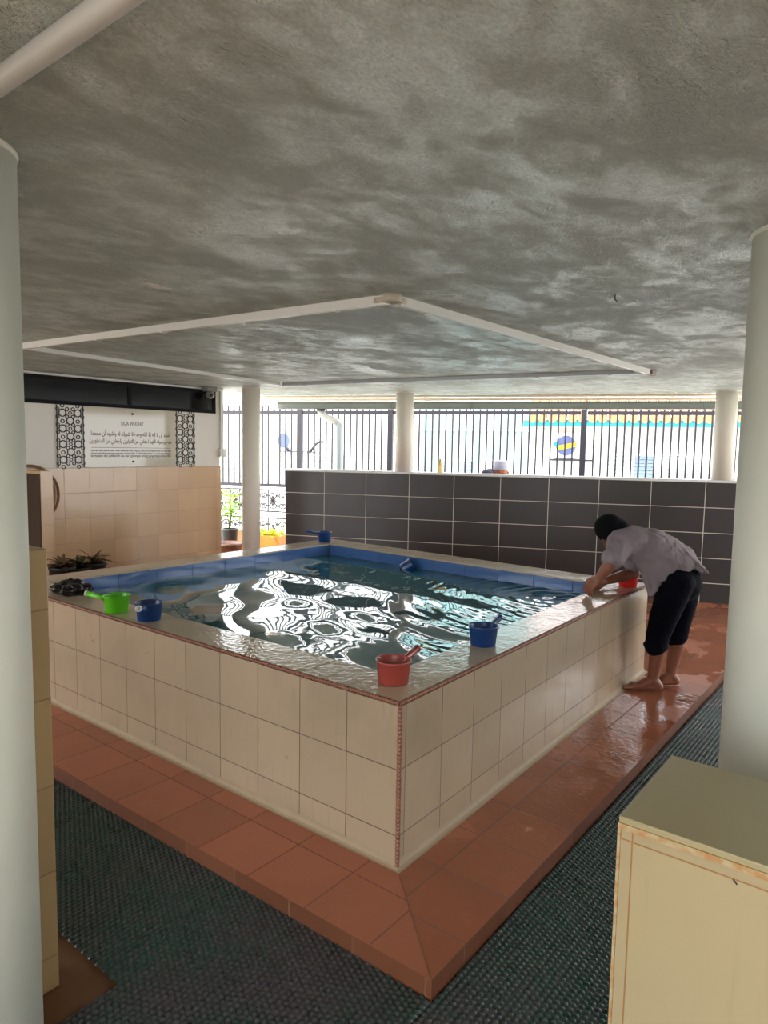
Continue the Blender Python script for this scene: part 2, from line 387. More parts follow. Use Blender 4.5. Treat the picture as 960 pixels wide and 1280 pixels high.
# water surface
nx, ny = 190, 200; us = np.linspace(0, 1, nx); vs_ = np.linspace(0, 1, ny); U, W_ = np.meshgrid(us, vs_, indexing='ij')
a0, a1, a2, a3 = [np.array(inset(x, ctr, .0125)) for x in ins]
XY = (1-U)[..., None]*(1-W_)[..., None]*a0 + U[..., None]*(1-W_)[..., None]*a1 + U[..., None]*W_[..., None]*a2 + (1-U)[..., None]*W_[..., None]*a3
Z = np.zeros((nx, ny))
for k in range(16):
    lam = rng.uniform(.3, .75); th = rng.uniform(0, 2*PI); amp = lam*.0034*rng.uniform(.5, 1)
    Z += amp*np.sin(2*PI/lam*(XY[..., 0]*math.cos(th) + XY[..., 1]*math.sin(th)) + rng.uniform(0, 6.28))
for k in range(14):
    lam = rng.uniform(.12, .26); th = rng.uniform(0, 2*PI); amp = lam*.0004*rng.uniform(.4, 1)
    Z += amp*np.sin(2*PI/lam*(XY[..., 0]*math.cos(th) + XY[..., 1]*math.sin(th)) + rng.uniform(0, 6.28))
for cx, cy, lam in ((2.6, .6, .12), (2.45, .35, .09)):            # ripples around the washing hands
    r = np.hypot(XY[..., 0]-cx, XY[..., 1]-cy); Z += .0022*np.exp(-r*1.5)*np.sin(2*PI*r/lam)
vtx = np.concatenate([XY, (WATER + Z)[..., None]], -1).reshape(-1, 3)
I, J = np.meshgrid(np.arange(nx-1), np.arange(ny-1), indexing='ij'); k0 = (I*ny + J).ravel()
fc = np.stack([k0, k0+ny, k0+ny+1, k0+1], 1)
mbw = bpy.data.meshes.new('pool_water'); org = np.array([1.55, 1.68, WATER])
mbw.from_pydata((vtx-org).tolist(), [], fc.tolist()); mbw.polygons.foreach_set('use_smooth', [True]*len(mbw.polygons)); mbw.materials.append(M['water'])
o = link('pool_water', mbw, None, org); o['label'] = 'rippled dark teal water filling the tiled pool'; o['category'] = 'water'

# ---- walls
b = MB(); b.box((-3.4, YW, FLOOR), (3.27, YW+.22, ZC)); struct('wall_left', b, M['wallwhite'], 'white painted wall left of the pool')
b = MB(); b.box((-3.4, YW-.015, FLOOR), (3.27, YW, 1.346)); struct('trim_1', b, M['dado'], 'peach tiled lower part of the left wall')
mw = Matrix.Translation(A3) @ Matrix.Rotation(math.radians(-68), 4, 'Z')
b = MB(); b.box((-.52, 0, FLOOR), (6.6, .16, 1.29))
o = struct('wall_back', b, M['black'], 'low charcoal tiled wall behind the pool'); o.matrix_world = mw
b = MB(); b.box((-.53, -.012, 1.29), (6.6, .175, 1.315)); o = struct('trim_2', b, M['wframe'], 'white cap along the charcoal wall'); o.matrix_world = mw

b = MB(); b.box((-3.6, -.9, FLOOR), (-3.4, 2.7, ZC)); struct('added_wall_front', b, M['wallwhite'], 'unseen white wall added behind the viewpoint to cut light')  # unseen wall, added to cut light from behind the camera
b = MB(); b.box((-3.6, -3.5, FLOOR), (3.6, -3.3, ZC)); struct('added_wall_right', b, M['wallwhite'], 'unseen white wall added at far right to cut light')  # unseen wall, added to block sky light from the right
# ---- columns
def column(x, y, r, z0, z1, mat, label, collar=True):
    t_ = thing('column', label, 'column', (x, y, z0))
    b = MB(); T = Matrix.Translation((x, y, 0)); b.lathe([(r, z0), (r, z1-.004)], 48, M=T); part('shaft', b, mat, t_)
    b = MB(); b.lathe([(r*1.0, z1-.012), (r*1.025, z1-.004), (r*1.03, z1)], 48, M=T); part('top_fillet', b, mat, t_)
column(-1.37, .30, .155, FLOOR, ZC, M['paintwhite'], 'thick white round column at the left edge, in front of the tiled pier')
column(.43, -1.19, .18, FLOOR, ZC, M['paintwhite'], 'thick white round column at the right edge, behind the tiled counter')
column(3.33, 4.68, .103, 0, ZC, M['paintcream'], 'cream round column in the gap between left wall and charcoal wall')
s5, _ = ws(505, 560, .08); p = wp(s5, .08, 0); column(p.x, p.y, .105, 1.315, ZC, M['paintcream'], 'cream round column on the charcoal wall beside the yellow bottle')
s9, _ = ws(905, 560, .08); p = wp(s9, .08, 0); column(p.x, p.y, .108, 1.315, ZC, M['paintcream'], 'cream round column on the charcoal wall above the man washing')

# ---- tiled stub pier (left), counter (right), low pier with hoop by left wall
b = MB(); b.box((-2.3, .515, FLOOR), (-1.05, .635, 1.29)); o = solo('tiled_pier', b, M['stub'], 'cream tiled partition stub behind the left white column', 'partition'); bevel(o, .004)
ct = thing('tiled_counter', 'cream tiled counter block at bottom right with worn orange edges', 'counter', (-.3, -1.5, FLOOR))
b = MB(); b.box((-.515, -2.1, FLOOR), (-.125, -1.005, .77)); part('body', b, M['boxtile'], ct)
b = MB(); b.box((-.522, -2.1, .77), (-.12, -1.0, .79)); o = part('top', b, plain('cream counter top', (166, 154, 116), .35, var=.05, ns=4), ct); bevel(o, .003)
t = NT('worn orange grout'); worn = t.ramp(t.noise(30, 4), .35, .6)
M['worn'] = t.set(col=t.mix(worn, lin(176, 130, 78), lin(184, 166, 128)), rough=.7)
b = MB(); b.box((-.5255, -2.1, .762), (-.519, -1.0, .776)); b.box((-.519, -1.0045, FLOOR+.002), (-.505, -.998, .768)); part('edge_grout', b, M['worn'], ct, 'worn orange grout line')
b = MB(); b.bar((-.5155, -1.235, .735), (-.5155, -1.243, .727), .002, .004, (1,0,0)); part('chip', b, M['soil'], ct, 'dark chip in the tile')
b = MB(); b.box((1.02, YW-.42, FLOOR), (1.2, YW-.016, 1.33)); 
pr0 = hit(52, 640, (0, YW-.42, 0), (0, 1, 0)); pr1 = hit(67, 640, (0, YW-.42, 0), (0, 1, 0))
b = MB(); b.box((pr0.x, YW-.42, 0), (pr1.x, YW-.016, 1.335)); pe = thing('low_pier', 'narrow beige pier with its unlit side painted dark, against the left wall below the hoop', 'pier', (pr0.x, YW-.2, 0)); part('body', b, M['dado'], pe)
b = MB(); b.box((pr0.x-.012, YW-.41, .02), (pr0.x, YW-.02, 1.31)); part('side_shade', b, plain('dark brown side shade', (62, 48, 36), .6), pe, 'dark brown sheet painting the shade on the unlit side')  # dark sheet stands in for shade on the pier's unlit side
b = MB(); hc = hit(37, 619, (0, YW-.05, 0), (0, 1, 0)); hr = .275
b.tube([hc + V((math.cos(a)*hr, 0, math.sin(a)*hr)) for a in np.linspace(0, 2*PI, 48, endpoint=False)], .014, 8, closed=True)
solo('hoop', b, M['brownhose'], 'thin brown hoop hanging on the left wall behind the narrow pier', 'hoop')

# ---- woven rubber mats
def mat_mesh(name, x0, x1, y0, y1, holes, label):
    pit = .0215; kx, ky = 4, 4
    nx_ = int((x1-x0)/pit); ny_ = int((y1-y0)/pit)
    gx = np.arange(nx_*kx+1)/kx; gy = np.arange(ny_*ky+1)/ky
    X, Y = np.meshgrid(gx, gy, indexing='ij')
    row = np.floor(Y + 1e-6); sh = (row % 2)*.5
    h = np.abs(np.sin(PI*(X+sh)))**.7*np.abs(np.sin(PI*Y))**.6
    x = x0 + X*((x1-x0)/nx_); y = y0 + Y*((y1-y0)/ny_); z = FLOOR + .014 + .0085*h
    vt = np.stack([x, y, z], -1).reshape(-1, 3); NX, NY = X.shape
    I, J = np.meshgrid(np.arange(NX-1), np.arange(NY-1), indexing='ij')
    cx = x0 + (I+.5)/kx*pit; cy = y0 + (J+.5)/ky*pit; keep = np.ones(I.shape, bool)
    for (a, b_, c, d) in holes: keep &= ~((cx > a) & (cx < b_) & (cy > c) & (cy < d))
    k = (I*NY + J)[keep]; f = np.stack([k, k+NY, k+NY+1, k+1], 1)
    used = np.zeros(len(vt), bool); used[f.ravel()] = True; idx = np.cumsum(used)-1
    vt = vt[used]; f = idx[f]; org = np.array([(x0+x1)/2, (y0+y1)/2, FLOOR])
    me = bpy.data.meshes.new(name); vv = vt-org
    me.vertices.add(len(vv)); me.vertices.foreach_set('co', vv.ravel())
    me.loops.add(f.size); me.loops.foreach_set('vertex_index', f.ravel().astype(np.int32))
    me.polygons.add(len(f)); me.polygons.foreach_set('loop_start', np.arange(0, f.size, 4).astype(np.int32)); me.polygons.foreach_set('loop_total', np.full(len(f), 4, np.int32))
    me.polygons.foreach_set('use_smooth', np.ones(len(f), bool)); me.materials.append(M['mat']); me.update(); me.validate()
    o = link(name, me, None, org); o['label'] = label; o['category'] = 'mat'
mat_mesh('rubber_mat', -2.0, -.386, -.422, 3.6, [(-3, -.945, .36, .75), (-1.54, -1.2, .13, .47)], 'dark green black woven rubber mat along the left side of the step')
mat_mesh('rubber_mat', -2.0, 5.2, -2.1, -.424, [(-.53, -.11, -2.2, -.99), (.24, .62, -1.38, -1.0)], 'grey black woven rubber mat along the right side of the step')

# ---- left wall fittings
def lw(u, v, d=0.0): return hit(u, v, (0, YW-d, 0), (0, 1, 0))
bd = thing('dark_transom_panel', 'long black framed dark glass panel under the ceiling on the left wall', 'panel', (1.5, YW, 2.0))
xR = lw(268, 500).x; zb = lw(268, 517).z; zt_ = ZC-.03; xL = -.6
b = MB(); fw = .035
b.box((xL, YW-.024, zb), (xR, YW, zb+fw)); b.box((xL, YW-.024, zt_-fw), (xR, YW, zt_)); b.box((xR-fw, YW-.024, zb+fw), (xR, YW, zt_-fw)); b.box((xL, YW-.024, zb+fw), (xL+fw, YW, zt_-fw))
xm = lw(161, 490).x; b.box((xm-.02, YW-.022, zb+fw), (xm+.02, YW, zt_-fw)); part('frame', b, M['blackframe'], bd)
for a, c in ((xL+fw, xm-.02), (xm+.02, xR-fw)):
    b = MB(); b.box((a, YW-.012, zb+fw), (c, YW, zt_-fw)); part('pane', b, M['blackglass'], bd)

# sign
x0 = lw(70, 545).x; x1 = lw(242, 545).x; xa = lw(104, 545).x; xb = lw(219, 545).x; z0 = 1.352; z1 = zb - .003
sg = thing('prayer_sign', 'cream acrylic sign with maroon Arabic lines between two black lattice strips', 'sign', ((x0+x1)/2, YW, z0))
b = MB(); b.box((xa-.02, YW-.016, z0), (xb+.02, YW-.008, z1)); part('acrylic_sheet', b, M['acrylic'], sg)
def ringpoly(b, c, ro, ri, n, rot, y0, y1):
    vs = []
    for rr in (ro, ri):
        for yy in (y0, y1): vs += [V((c[0]+rr*math.cos(2*PI*j/n+rot), yy, c[1]+rr*math.sin(2*PI*j/n+rot))) for j in range(n)]
    fs = []
    for j in range(n):
        k = (j+1) % n; fs += [(j, k, 2*n+k, 2*n+j), (n+j, 3*n+j, 3*n+k, n+k), (j, n+j, n+k, k), (2*n+j, 2*n+k, 3*n+k, 3*n+j)]
    b.add(vs, fs)
for (xl, xr) in ((x0, xa), (xb, x1)):
    b = MB(); b.box((xl, YW-.012, z0), (xr, YW-.004, z1)); bk = part('lattice_strip', b, M['latticeback'], sg, 'cream strip with black star lattice')
    b = MB(); w_ = xr-xl; rows = 4; p_ = (z1-z0)/rows; y0_, y1_ = YW-.018, YW-.013; cxs = (xl+w_*.22, xl+w_*.78); xm_ = xl+w_*.5; hw = w_*.28
    for r_ in range(rows):
        zc_ = z0 + (r_+.5)*p_
        for cx in cxs:
            ringpoly(b, (cx, zc_), p_*.27, p_*.20, 10, 0, y0_, y1_)
            for q_ in (-.5, .5):
                if q_ > 0 or r_ == 0: ringpoly(b, (cx, zc_ + q_*p_*.93), p_*.15, p_*.095, 6, 0, y0_, y1_)
            for sx in (-1, 1): ringpoly(b, (cx + sx*hw*.62, zc_ + p_*.24), p_*.14, p_*.085, 6, PI/6, y0_, y1_); ringpoly(b, (cx + sx*hw*.62, zc_ - p_*.24), p_*.14, p_*.085, 6, PI/6, y0_, y1_)
        ringpoly(b, (xm_, zc_), p_*.13, p_*.08, 6, 0, y0_, y1_)
        if r_: ringpoly(b, (xm_, zc_ - p_*.5), p_*.26, p_*.2, 12, 0, y0_, y1_)
    for xx in (xl+.006, xr-.006): b.box((xx-.006, y0_, z0), (xx+.006, y1_, z1))
    part('lattice', b, M['ink'], bk)
for zz in (z1-.055, z0+.055):
    b = MB(); b.lathe([(.011, 0), (.011, .01), (.006, .016)], 12, M=Matrix.Translation(((xa+xb)/2, YW-.016, zz)) @ Matrix.Rotation(PI/2, 4, 'X')); part('stud', b, M['ink'], sg)
FORM = {}
for ch, base, dual in [('ا',0xFE8D,0),('أ',0xFE83,0),('إ',0xFE87,0),('ب',0xFE8F,1),('ة',0xFE93,0),('ت',0xFE95,1),('ث',0xFE99,1),('ج',0xFE9D,1),('ح',0xFEA1,1),('خ',0xFEA5,1),('د',0xFEA9,0),('ذ',0xFEAB,0),('ر',0xFEAD,0),('س',0xFEB1,1),('ش',0xFEB5,1),('ص',0xFEB9,1),('ط',0xFEC1,1),('ع',0xFEC9,1),('ف',0xFED1,1),('ك',0xFED9,1),('ل',0xFEDD,1),('م',0xFEE1,1),('ن',0xFEE5,1),('ه',0xFEE9,1),('و',0xFEED,0),('ي',0xFEF1,1)]: FORM[ch] = (base, dual)
def shape(s):
    words = []
    for w in s.split(' '):
        out = []; prev = False
        i = 0
        while i < len(w):
            c = w[i]; base, dual = FORM[c]
            if c == 'ل' and i+1 < len(w) and w[i+1] in 'اأإ':
                lb = {'ا': 0xFEFB, 'أ': 0xFEF7, 'إ': 0xFEF9}[w[i+1]]; out.append(chr(lb + (1 if prev else 0))); prev = False; i += 2; continue
            nxt = dual and i+1 < len(w)
            k = (3 if prev else 2) if nxt else (1 if prev else 0)
            out.append(chr(base+k)); prev = bool(nxt); i += 1
        words.append(''.join(reversed(out)))
    return ' '.join(reversed(words))
def text(name, body, mat, parent, cx, cz, width, y, tall=1.0, bold=0.0):
    cu = bpy.data.curves.new(name, 'FONT'); cu.body = body; cu.align_x = 'CENTER'; cu.align_y = 'CENTER'; cu.size = .1; cu.extrude = .001; cu.offset = bold
    to = bpy.data.objects.new(name, cu); COL.objects.link(to)
    me = bpy.data.meshes.new_from_object(to.evaluated_get(bpy.context.evaluated_depsgraph_get())); bpy.data.objects.remove(to)
    if not len(me.vertices): return None
    co_ = np.array([v.co[:] for v in me.vertices]); mn = co_.min(0); mx = co_.max(0); k = width/(mx[0]-mn[0])
    k2 = k*tall
    c = (mn+mx)/2; off = wloc(parent)
    for v in me.vertices:
        x, yy, z = v.co; p = V((cx + (x-c[0])*k, y - z*.6, cz + (yy-c[1])*k2)); v.co = p - off
    me.materials.clear(); me.materials.append(mat); me.name = name
    return link(name, me, parent)
tc = (xa+xb)/2; tw = xb-xa; hz = z1-z0; yt = YW-.0165
zz = lambda f: z0 + hz*f
text('title_text', "DOA WUDHU'", M['ink'], sg, tc, zz(.745), tw*.24, yt, 1.5)
text('arabic_text', shape('أشهد أن لا إله إلا الله وحده لا شريك له وأشهد أن محمدا'), M['maroon'], sg, tc, zz(.565), tw*.86, yt, 1.45, .0008)
text('arabic_text', shape('عبده ورسوله اللهم اجعلني من التوابين واجعلني من المتطهرين'), M['maroon'], sg, tc, zz(.425), tw*.9, yt, 1.45, .0008)
b = MB(); b.box((tc-tw*.43, yt-.001, zz(.325)), (tc+tw*.43, yt, zz(.331))); part('rule_line', b, M['ink'], sg)
for i, s_ in enumerate(('Aku naik saksi bahawa tiada Tuhan melainkan Allah Yang Esa, tiada sekutu bagi-Nya, dan aku naik saksi', 'bahawa Nabi Muhammad itu hamba-Nya dan Rasul-Nya. Ya Allah jadikanlah aku dari golongan orang yang', 'bertaubat dan jadikanlah aku dari golongan orang yang menyucikan diri.')):
    text('translation_text', s_, M['ink'], sg, tc, zz(.275-.045*i), tw*.87, yt, 1.15)

# conduit along the panel top, camera, switch
b = MB(); b.tube([(xL, YW-.055, ZC-.018), (xR+.06, YW-.055, ZC-.018)], .012, 8); solo('conduit', b, M['pvc'], 'white conduit running along the top of the dark glass panel', 'conduit')
cc = lw(262, 487, .08); cv = thing('security_camera', 'small grey dome camera at the right end of the dark glass panel', 'camera', (cc.x, YW-.1, ZC))
b = MB(); b.box((cc.x-.09, YW-.16, ZC-.055), (cc.x+.05, YW-.06, ZC)); o = part('mount', b, M['cctv'], cv); bevel(o, .01)
b = MB(); b.ell((cc.x-.02, YW-.12, ZC-.09), (.048, .048, .048)); dm = part('dome', b, M['cctv'], cv)
b = MB(); b.ell((cc.x-.035, YW-.158, ZC-.098), (.02, .016, .02)); part('lens', b, M['lens'], dm)
xs = lw(276, 540).x; zs = lw(276, 566).z
b = MB(); b.bar((xs, YW-.014, zs+.05), (xs, YW-.014, ZC-.001), .035, .028, (0,1,0)); solo('cable_trunking', b, M['pvc'], 'white vertical trunking at the right end of the left wall', 'trunking')
sw = thing('switch_box', 'white switch box at the foot of the vertical trunking', 'switch', (xs, YW, zs-.05))
b = MB(); b.box((xs-.045, YW-.05, zs-.05), (xs+.045, YW, zs+.05)); o = part('housing', b, M['pvc'], sw); bevel(o, .006)
b = MB(); b.box((xs-.015, YW-.056, zs-.02), (xs+.015, YW-.048, zs+.02)); part('rocker', b, M['capwhite'], sw)

# ---- ceiling battens and fittings
def zch(u, v): return hit(u, v, (0, 0, ZC), (0, 0, 1))
c0, cR, cL, cF = zch(490, 368), zch(812, 462), zch(22, 430), zch(352, 479)
def batten(p, q, w, h, mat, label):
    d = (q-p).normalized(); t_ = thing('ceiling_batten', label, 'batten', (p+q)/2, 'conduit battens framing the ceiling square')
    b = MB(); b.bar(p + d*.05 - V((0,0,h/2)), q - d*.02 - V((0,0,h/2)), w, h); part('channel', b, mat, t_)
    n = int((q-p).length/.55)
    for i in range(n):
        c = p + (q-p)*((i+.5)/n); b = MB(); b.bar(c - d*.012 - V((0,0,h+.002)), c + d*.012 - V((0,0,h+.002)), w*1.25, .006); part('clip', b, mat, t_)
batten(cL, c0, .027, .04, M['pvc'], 'white ceiling batten over the left side of the pool, nearest the camera')
batten(c0, cR, .027, .04, M['pvc'], 'white ceiling batten over the right side of the pool, running from the junction box')
batten(cR, cF, .03, .03, M['pvcgrey'], 'grey ceiling batten over the back of the pool, before the charcoal wall')
batten(cF, cL, .034, .03, M['pvc'], 'pale ceiling batten over the far left side, near the dark glass panel')
d1 = (cR-c0).normalized(); d2 = (cL-c0).normalized()
jb = thing('junction_box', 'cream ceiling junction box where the two near battens meet', 'junction box', c0)
b = MB(); b.lathe([(.042, ZC), (.042, ZC-.028), (.037, ZC-.034)], 20, M=Matrix.Translation((c0.x, c0.y, 0))); part('body', b, M['jbox'], jb)
for d in (d1, d2):
    b = MB(); b.tube([c0 + d*.035 - V((0,0,.02)), c0 + d*.085 - V((0,0,.02))], .019, 12); part('spout', b, M['jbox'], jb)
b = MB(); b.bar(cR + d1*.0 - V((0,0,.02)), cR + d1*.1 - V((0,0,.02)), .05, .04); o = solo('conduit_end_box', b, plain('dusty brown box', (132, 120, 104), .6), 'small dusty brown box at the far right end of the ceiling batten', 'box'); bevel(o, .005)
pa, pb = zch(0, 75), zch(130, 0); dd = (pb-pa).normalized()
pp = thing('ceiling_pipe', 'white pipe under the ceiling in the top left corner', 'pipe', pb)
b = MB(); b.tube([V((-1.425, .14, ZC-.022)), V((-1.425, -2.4, ZC-.022))], .02, 16); part('tube', b, M['pvc'], pp)
for y in (.05, -1.0, -2.0):
    b = MB(); b.bar((-1.425, y-.01, ZC-.021), (-1.425, y+.01, ZC-.021), .05, .042); part('clip', b, M['pvc'], pp)
fl = zch(197, 357); b = MB()
for i in range(9):
    c = fl + V((random.gauss(0, .03), random.gauss(0, .018), -.001)); r = random.uniform(.010, .022)
    b.ell(c, (r*1.5, r, .0025), 8, 4)
solo('flaking_paint', b, M['capwhite'], 'small white paint flake on the ceiling at upper left', 'flake')
hk = zch(769, 368); b = MB(); b.tube([hk, hk - V((0,0,.02)), hk - V((-.01,.006,.028))], .003, 6); solo('ceiling_hook', b, M['blackmetal'], 'tiny dark hook in the ceiling at right of centre', 'hook')

# ---- back edge: pipes, gutter, downpipe
def wz(u, v, n): return whit(u, v, n).z
for k, (v, r, n, lb) in enumerate(((494.5, .016, .42, 'cream pipe tight under the ceiling edge, upper of two'), (498.5, .02, .55, 'cream pipe below the ceiling edge, lower of two just above the gutter'))):
    zv = min(wz(700, v, n), ZC-r-.002); t_ = thing('edge_pipe', lb, 'pipe', wp(2.5, n, zv))
    b = MB(); b.tube([wp(-1.2, n, zv), wp(6.5, n, zv)], r, 10); part('tube', b, M['cream'], t_)
    for s_ in np.arange(.2, 6, .95):
        b = MB(); b.bar(wp(s_, n, zv-r*1.3), wp(s_, n, ZC-.001), .02, .012, E3); part('hanger', b, M['cream'], t_)
n = .75; zt1, zb1 = wz(700, 502, n), wz(700, 511.5, n); sL, _ = ws(349, 500, n)
g = thing('rain_gutter', 'long grey green rain gutter outside, below the ceiling edge', 'gutter', wp(2.5, n, zb1))
b = MB(); b.bar(wp(sL, n, zb1+.003), wp(7, n, zb1+.003), .13, .006); b.bar(wp(sL, n-.065, (zt1+zb1)/2), wp(7, n-.065, (zt1+zb1)/2), .006, zt1-zb1); b.bar(wp(sL, n+.065, (zt1+zb1)/2), wp(7, n+.065, (zt1+zb1)/2), .006, zt1-zb1)
b.bar(wp(sL+.003, n-.06, (zt1+zb1)/2), wp(sL+.003, n+.06, (zt1+zb1)/2), .006, zt1-zb1); part('channel', b, M['gutter'], g)
b = MB(); b.bar(wp(sL, n-.07, zt1-.006), wp(7, n-.07, zt1-.006), .014, .012); part('lip', b, M['gutter'], g)
for u in (490, 590, 733, 880):
    s_, _ = ws(u, 505, n); b = MB(); b.bar(wp(s_, n-.074, zb1-.03), wp(s_, n-.074, ZC+.02), .012, .008, E3); part('bracket', b, M['gutter'], g)
sd0, _ = ws(401, 520, n); sd1, _ = ws(424, 550, n)
dp = thing('downpipe', 'grey downpipe with an offset bend dropping from the left of the gutter', 'downpipe', wp(sd1, n, FLOOR))
b = MB(); zk = [zb1+.01, wz(403, 516, n), wz(407, 521, n), wz(417, 525, n), wz(423, 530, n)]; sk = [sd0, sd0, ws(406, 521, n)[0], ws(417, 525, n)[0], sd1]
b.tube([wp(sk[i], n, zk[i]) for i in range(5)], .047, 14); part('offset_bend', b, M['pvc'], dp, 'white offset bend')
b = MB(); b.tube([wp(sd1, n, zk[4]+.01), wp(sd1, n, -.2)], .05, 14); part('straight_pipe', b, M['pvcgrey'], dp)
b = MB(); b.tube([wp(sd0, n, zb1+.005), wp(sd0, n, zb1-.03)], .06, 14); part('outlet', b, M['gutter'], dp)

# ---- fence
NF = 1.6; zr = wz(600, 516, NF); zlow = 1.0; ztop = zr+.1; zbot = -.1
posts = [ws(u, 550, NF)[0] for u in (262, 375, 488, 729, 1010)]
for i, s_ in enumerate(posts):
    b = MB(); b.bar(wp(s_, NF, -.22), wp(s_, NF, ztop+.03), .075, .075, E3)
    if 0 <= i: solo('fence_post', b, M['darkmetal'], ['dark fence post just right of the left wall end', 'dark fence post left of the downpipe', 'dark fence post hidden beside the column with the bottle', 'thick dark fence post left of the bending man, by the round emblem', 'dark fence post at far right behind the right column'][i], 'fence post', 'fence posts')
names = ['dark barred fence panel with scrollwork seen left of the cream column', 'dark barred fence panel behind the downpipe', 'dark barred fence panel behind the yellow bottle and white cap', 'dark barred fence panel in front of the tile roofed house']
for i in range(4):
    a, c = posts[i]+.04, posts[i+1]-.04; t_ = thing('barred_railing', names[i], 'fence', wp((a+c)/2, NF, zbot), 'barred fence panels')
    for z_, h_ in ((zr, .05), (zlow, .05), (.02, .04)):
        b = MB(); b.bar(wp(a, NF, z_), wp(c, NF, z_), .03, h_); part('rail', b, M['darkmetal'], t_)
    k = int((c-a)/.093); 
    for j in range(1, k):
        s_ = a + (c-a)*j/k; b = MB(); b.bar(wp(s_, NF, zlow), wp(s_, NF, ztop), .022, .022, E3); part('bar', b, M['blackmetal'], t_)
    if i < 2:                                                   # scrollwork below the low rail
        for (lo, hi) in ((.60, .93), (.12, .50)):
            b = MB(); k2 = max(2, int((c-a)/.15))
            for z_ in (lo, hi): b.bar(wp(a, NF, z_), wp(c, NF, z_), .014, .022)
            for j in range(k2+1): s_ = a + (c-a)*j/k2; b.bar(wp(s_, NF, lo), wp(s_, NF, hi), .018, .018, E3)
            for j in range(k2):
                sm = a + (c-a)*(j+.5)/k2; zm = (lo+hi)/2; w2 = (c-a)/k2*.5
                for sg_ in (-1, 1):
                    for q_ in (-1, 1):
                        pts = []
                        for tt in np.linspace(0, 1, 12):
                            an = tt*PI*1.3; rr = w2*.85*(1-.6*tt); pts.append(wp(sm + sg_*(w2*.05 + rr*math.sin(an)), NF, zm + q_*((hi-lo)*.42 - rr + rr*math.cos(an)*.9 - (hi-lo)*.05)))
                        b.tube(pts, .011, 5)
                if j % 2 == 0: 
                    for an in range(8): b.bar(wp(sm, NF, zm), wp(sm + .06*math.cos(an*PI/4), NF, zm + .06*math.sin(an*PI/4)), .024, .012, N3)
            part('scrollwork', b, M['blackmetal'], t_)

# ---- neighbouring houses beyond the fence
NH = 7.0; zg = -.22
def hs(u, n=NH): return ws(u, 550, n)[0]
def hz_(u, v, n=NH): return wz(u, v, n)
def hbox(b, s0, s1, n0, n1, z0, z1, mi=0):
    p = [wp(s0, n0, 0), wp(s1, n0, 0), wp(s1, n1, 0), wp(s0, n1, 0)]; b.prism([x.to_2d() for x in p], z0, z1, mi)
def window(par, u0, u1, v0, v1, n, mat_glass, louv=5):
    s0, s1 = hs(u0, n), hs(u1, n); z1_, z0_ = hz_((u0+u1)/2, v0, n), hz_((u0+u1)/2, v1, n)
    b = MB(); f = .05
    hbox(b, s0, s1, n-.06, n, z0_, z0_+f); hbox(b, s0, s1, n-.06, n, z1_-f, z1_); hbox(b, s0, s0+f, n-.06, n, z0_+f, z1_-f); hbox(b, s1-f, s1, n-.06, n, z0_+f, z1_-f)
    w_ = part('window', b, M['wframe'], par)
    b = MB(); dzz = (z1_-z0_-2*f)/louv
    for i in range(louv):
        zc_ = z0_+f+dzz*i; b.bar(wp(s0+f, n-.03, zc_+dzz*.45), wp(s1-f, n-.03, zc_+dzz*.45), .03, dzz*.86)
    part('louvre_glass', b, mat_glass, w_)
# right house with the tile roof
hR = thing('house', 'white house with scalloped orange yellow roof tiles beyond the fence at right', 'house', wp(hs(800), NH+2, zg))
s0, s1 = hs(662), hs(1040); ze = hz_(760, 527)
b = MB(); hbox(b, s0, s1, NH, NH+5, zg, ze); part('wall', b, M['house_white'], hR)
b = MB(); hbox(b, s0-.1, s1, NH-.5, NH-.45, ze-.12, ze+.0); part('fascia', b, M['aqua'], hR, 'aqua painted fascia')
b = MB(); k = int((s1-s0)/.19)
for i in range(k):
    sc0 = s0 + (s1-s0)*(i+.5)/k
    for r_ in range(6): b.tube([wp(sc0, NH-.6+.42*r_, ze+.03+.2*r_), wp(sc0, NH-.6+.42*r_+.46, ze+.03+.2*r_+.19)], [.092, .08], 8)
hbox(b, s0-.15, s1, NH-.4, NH+3, ze-.01, ze+.02); part('roof', b, M['rooftile'], hR)
window(hR, 757, 789, 567, 600, NH, M['sage']); window(hR, 791, 822, 567, 600, NH, M['wglass'], 6); window(hR, 825, 857, 567, 600, NH, M['sage'])
b = MB(); hbox(b, hs(690), hs(742), NH-.25, NH, hz_(715, 576), hz_(715, 574)); part('ledge', b, M['darkmetal'], hR, 'dark thin ledge')
b = MB(); s_ = hs(741); z_ = hz_(741, 556); b.tube([wp(s_, NH, z_-.05), wp(s_, NH-.15, z_+.06)], .03, 8); b.tube([wp(s_, NH-.15, z_+.06), wp(hs(786), NH-.4, z_+.2)], .035, 8); b.ell(wp(hs(784), NH-.4, z_+.16), (.1, .1, .06)); 
part('lamp_arm', b, M['pvcgrey'], hR)
# round emblem panel
sE, zE = hs(708), hz_(708, 557); rE = .5*(hs(722)-hs(694)); sgn = thing('emblem_panel', 'square panel with a round blue grey emblem crossed by a yellow band', 'sign', wp(sE, NH-.1, zE-rE))
b = MB(); hbox(b, sE-rE*1.12, sE+rE*1.12, NH-.12, NH-.06, zE-rE*1.15, zE+rE*1.15); part('board', b, M['wframe'], sgn)
rot = Matrix(((E3.x, N3.x, 0, 0), (E3.y, N3.y, 0, 0), (0, 0, 1, 0), (0, 0, 0, 1)))
def disc(b, s_, z_, r, n, mi=0, sq=1.0):
    ps = [wp(s_ + r*math.cos(a), n, z_ + sq*r*math.sin(a)) for a in np.linspace(0, 2*PI, 28, endpoint=False)]; qs = [p + N3*.02 for p in ps]; k = len(ps)
    b.add(ps+qs, [tuple(range(k)), tuple(range(2*k-1, k-1, -1))] + [(i, (i+1) % k, k+(i+1) % k, k+i) for i in range(k)], mi)
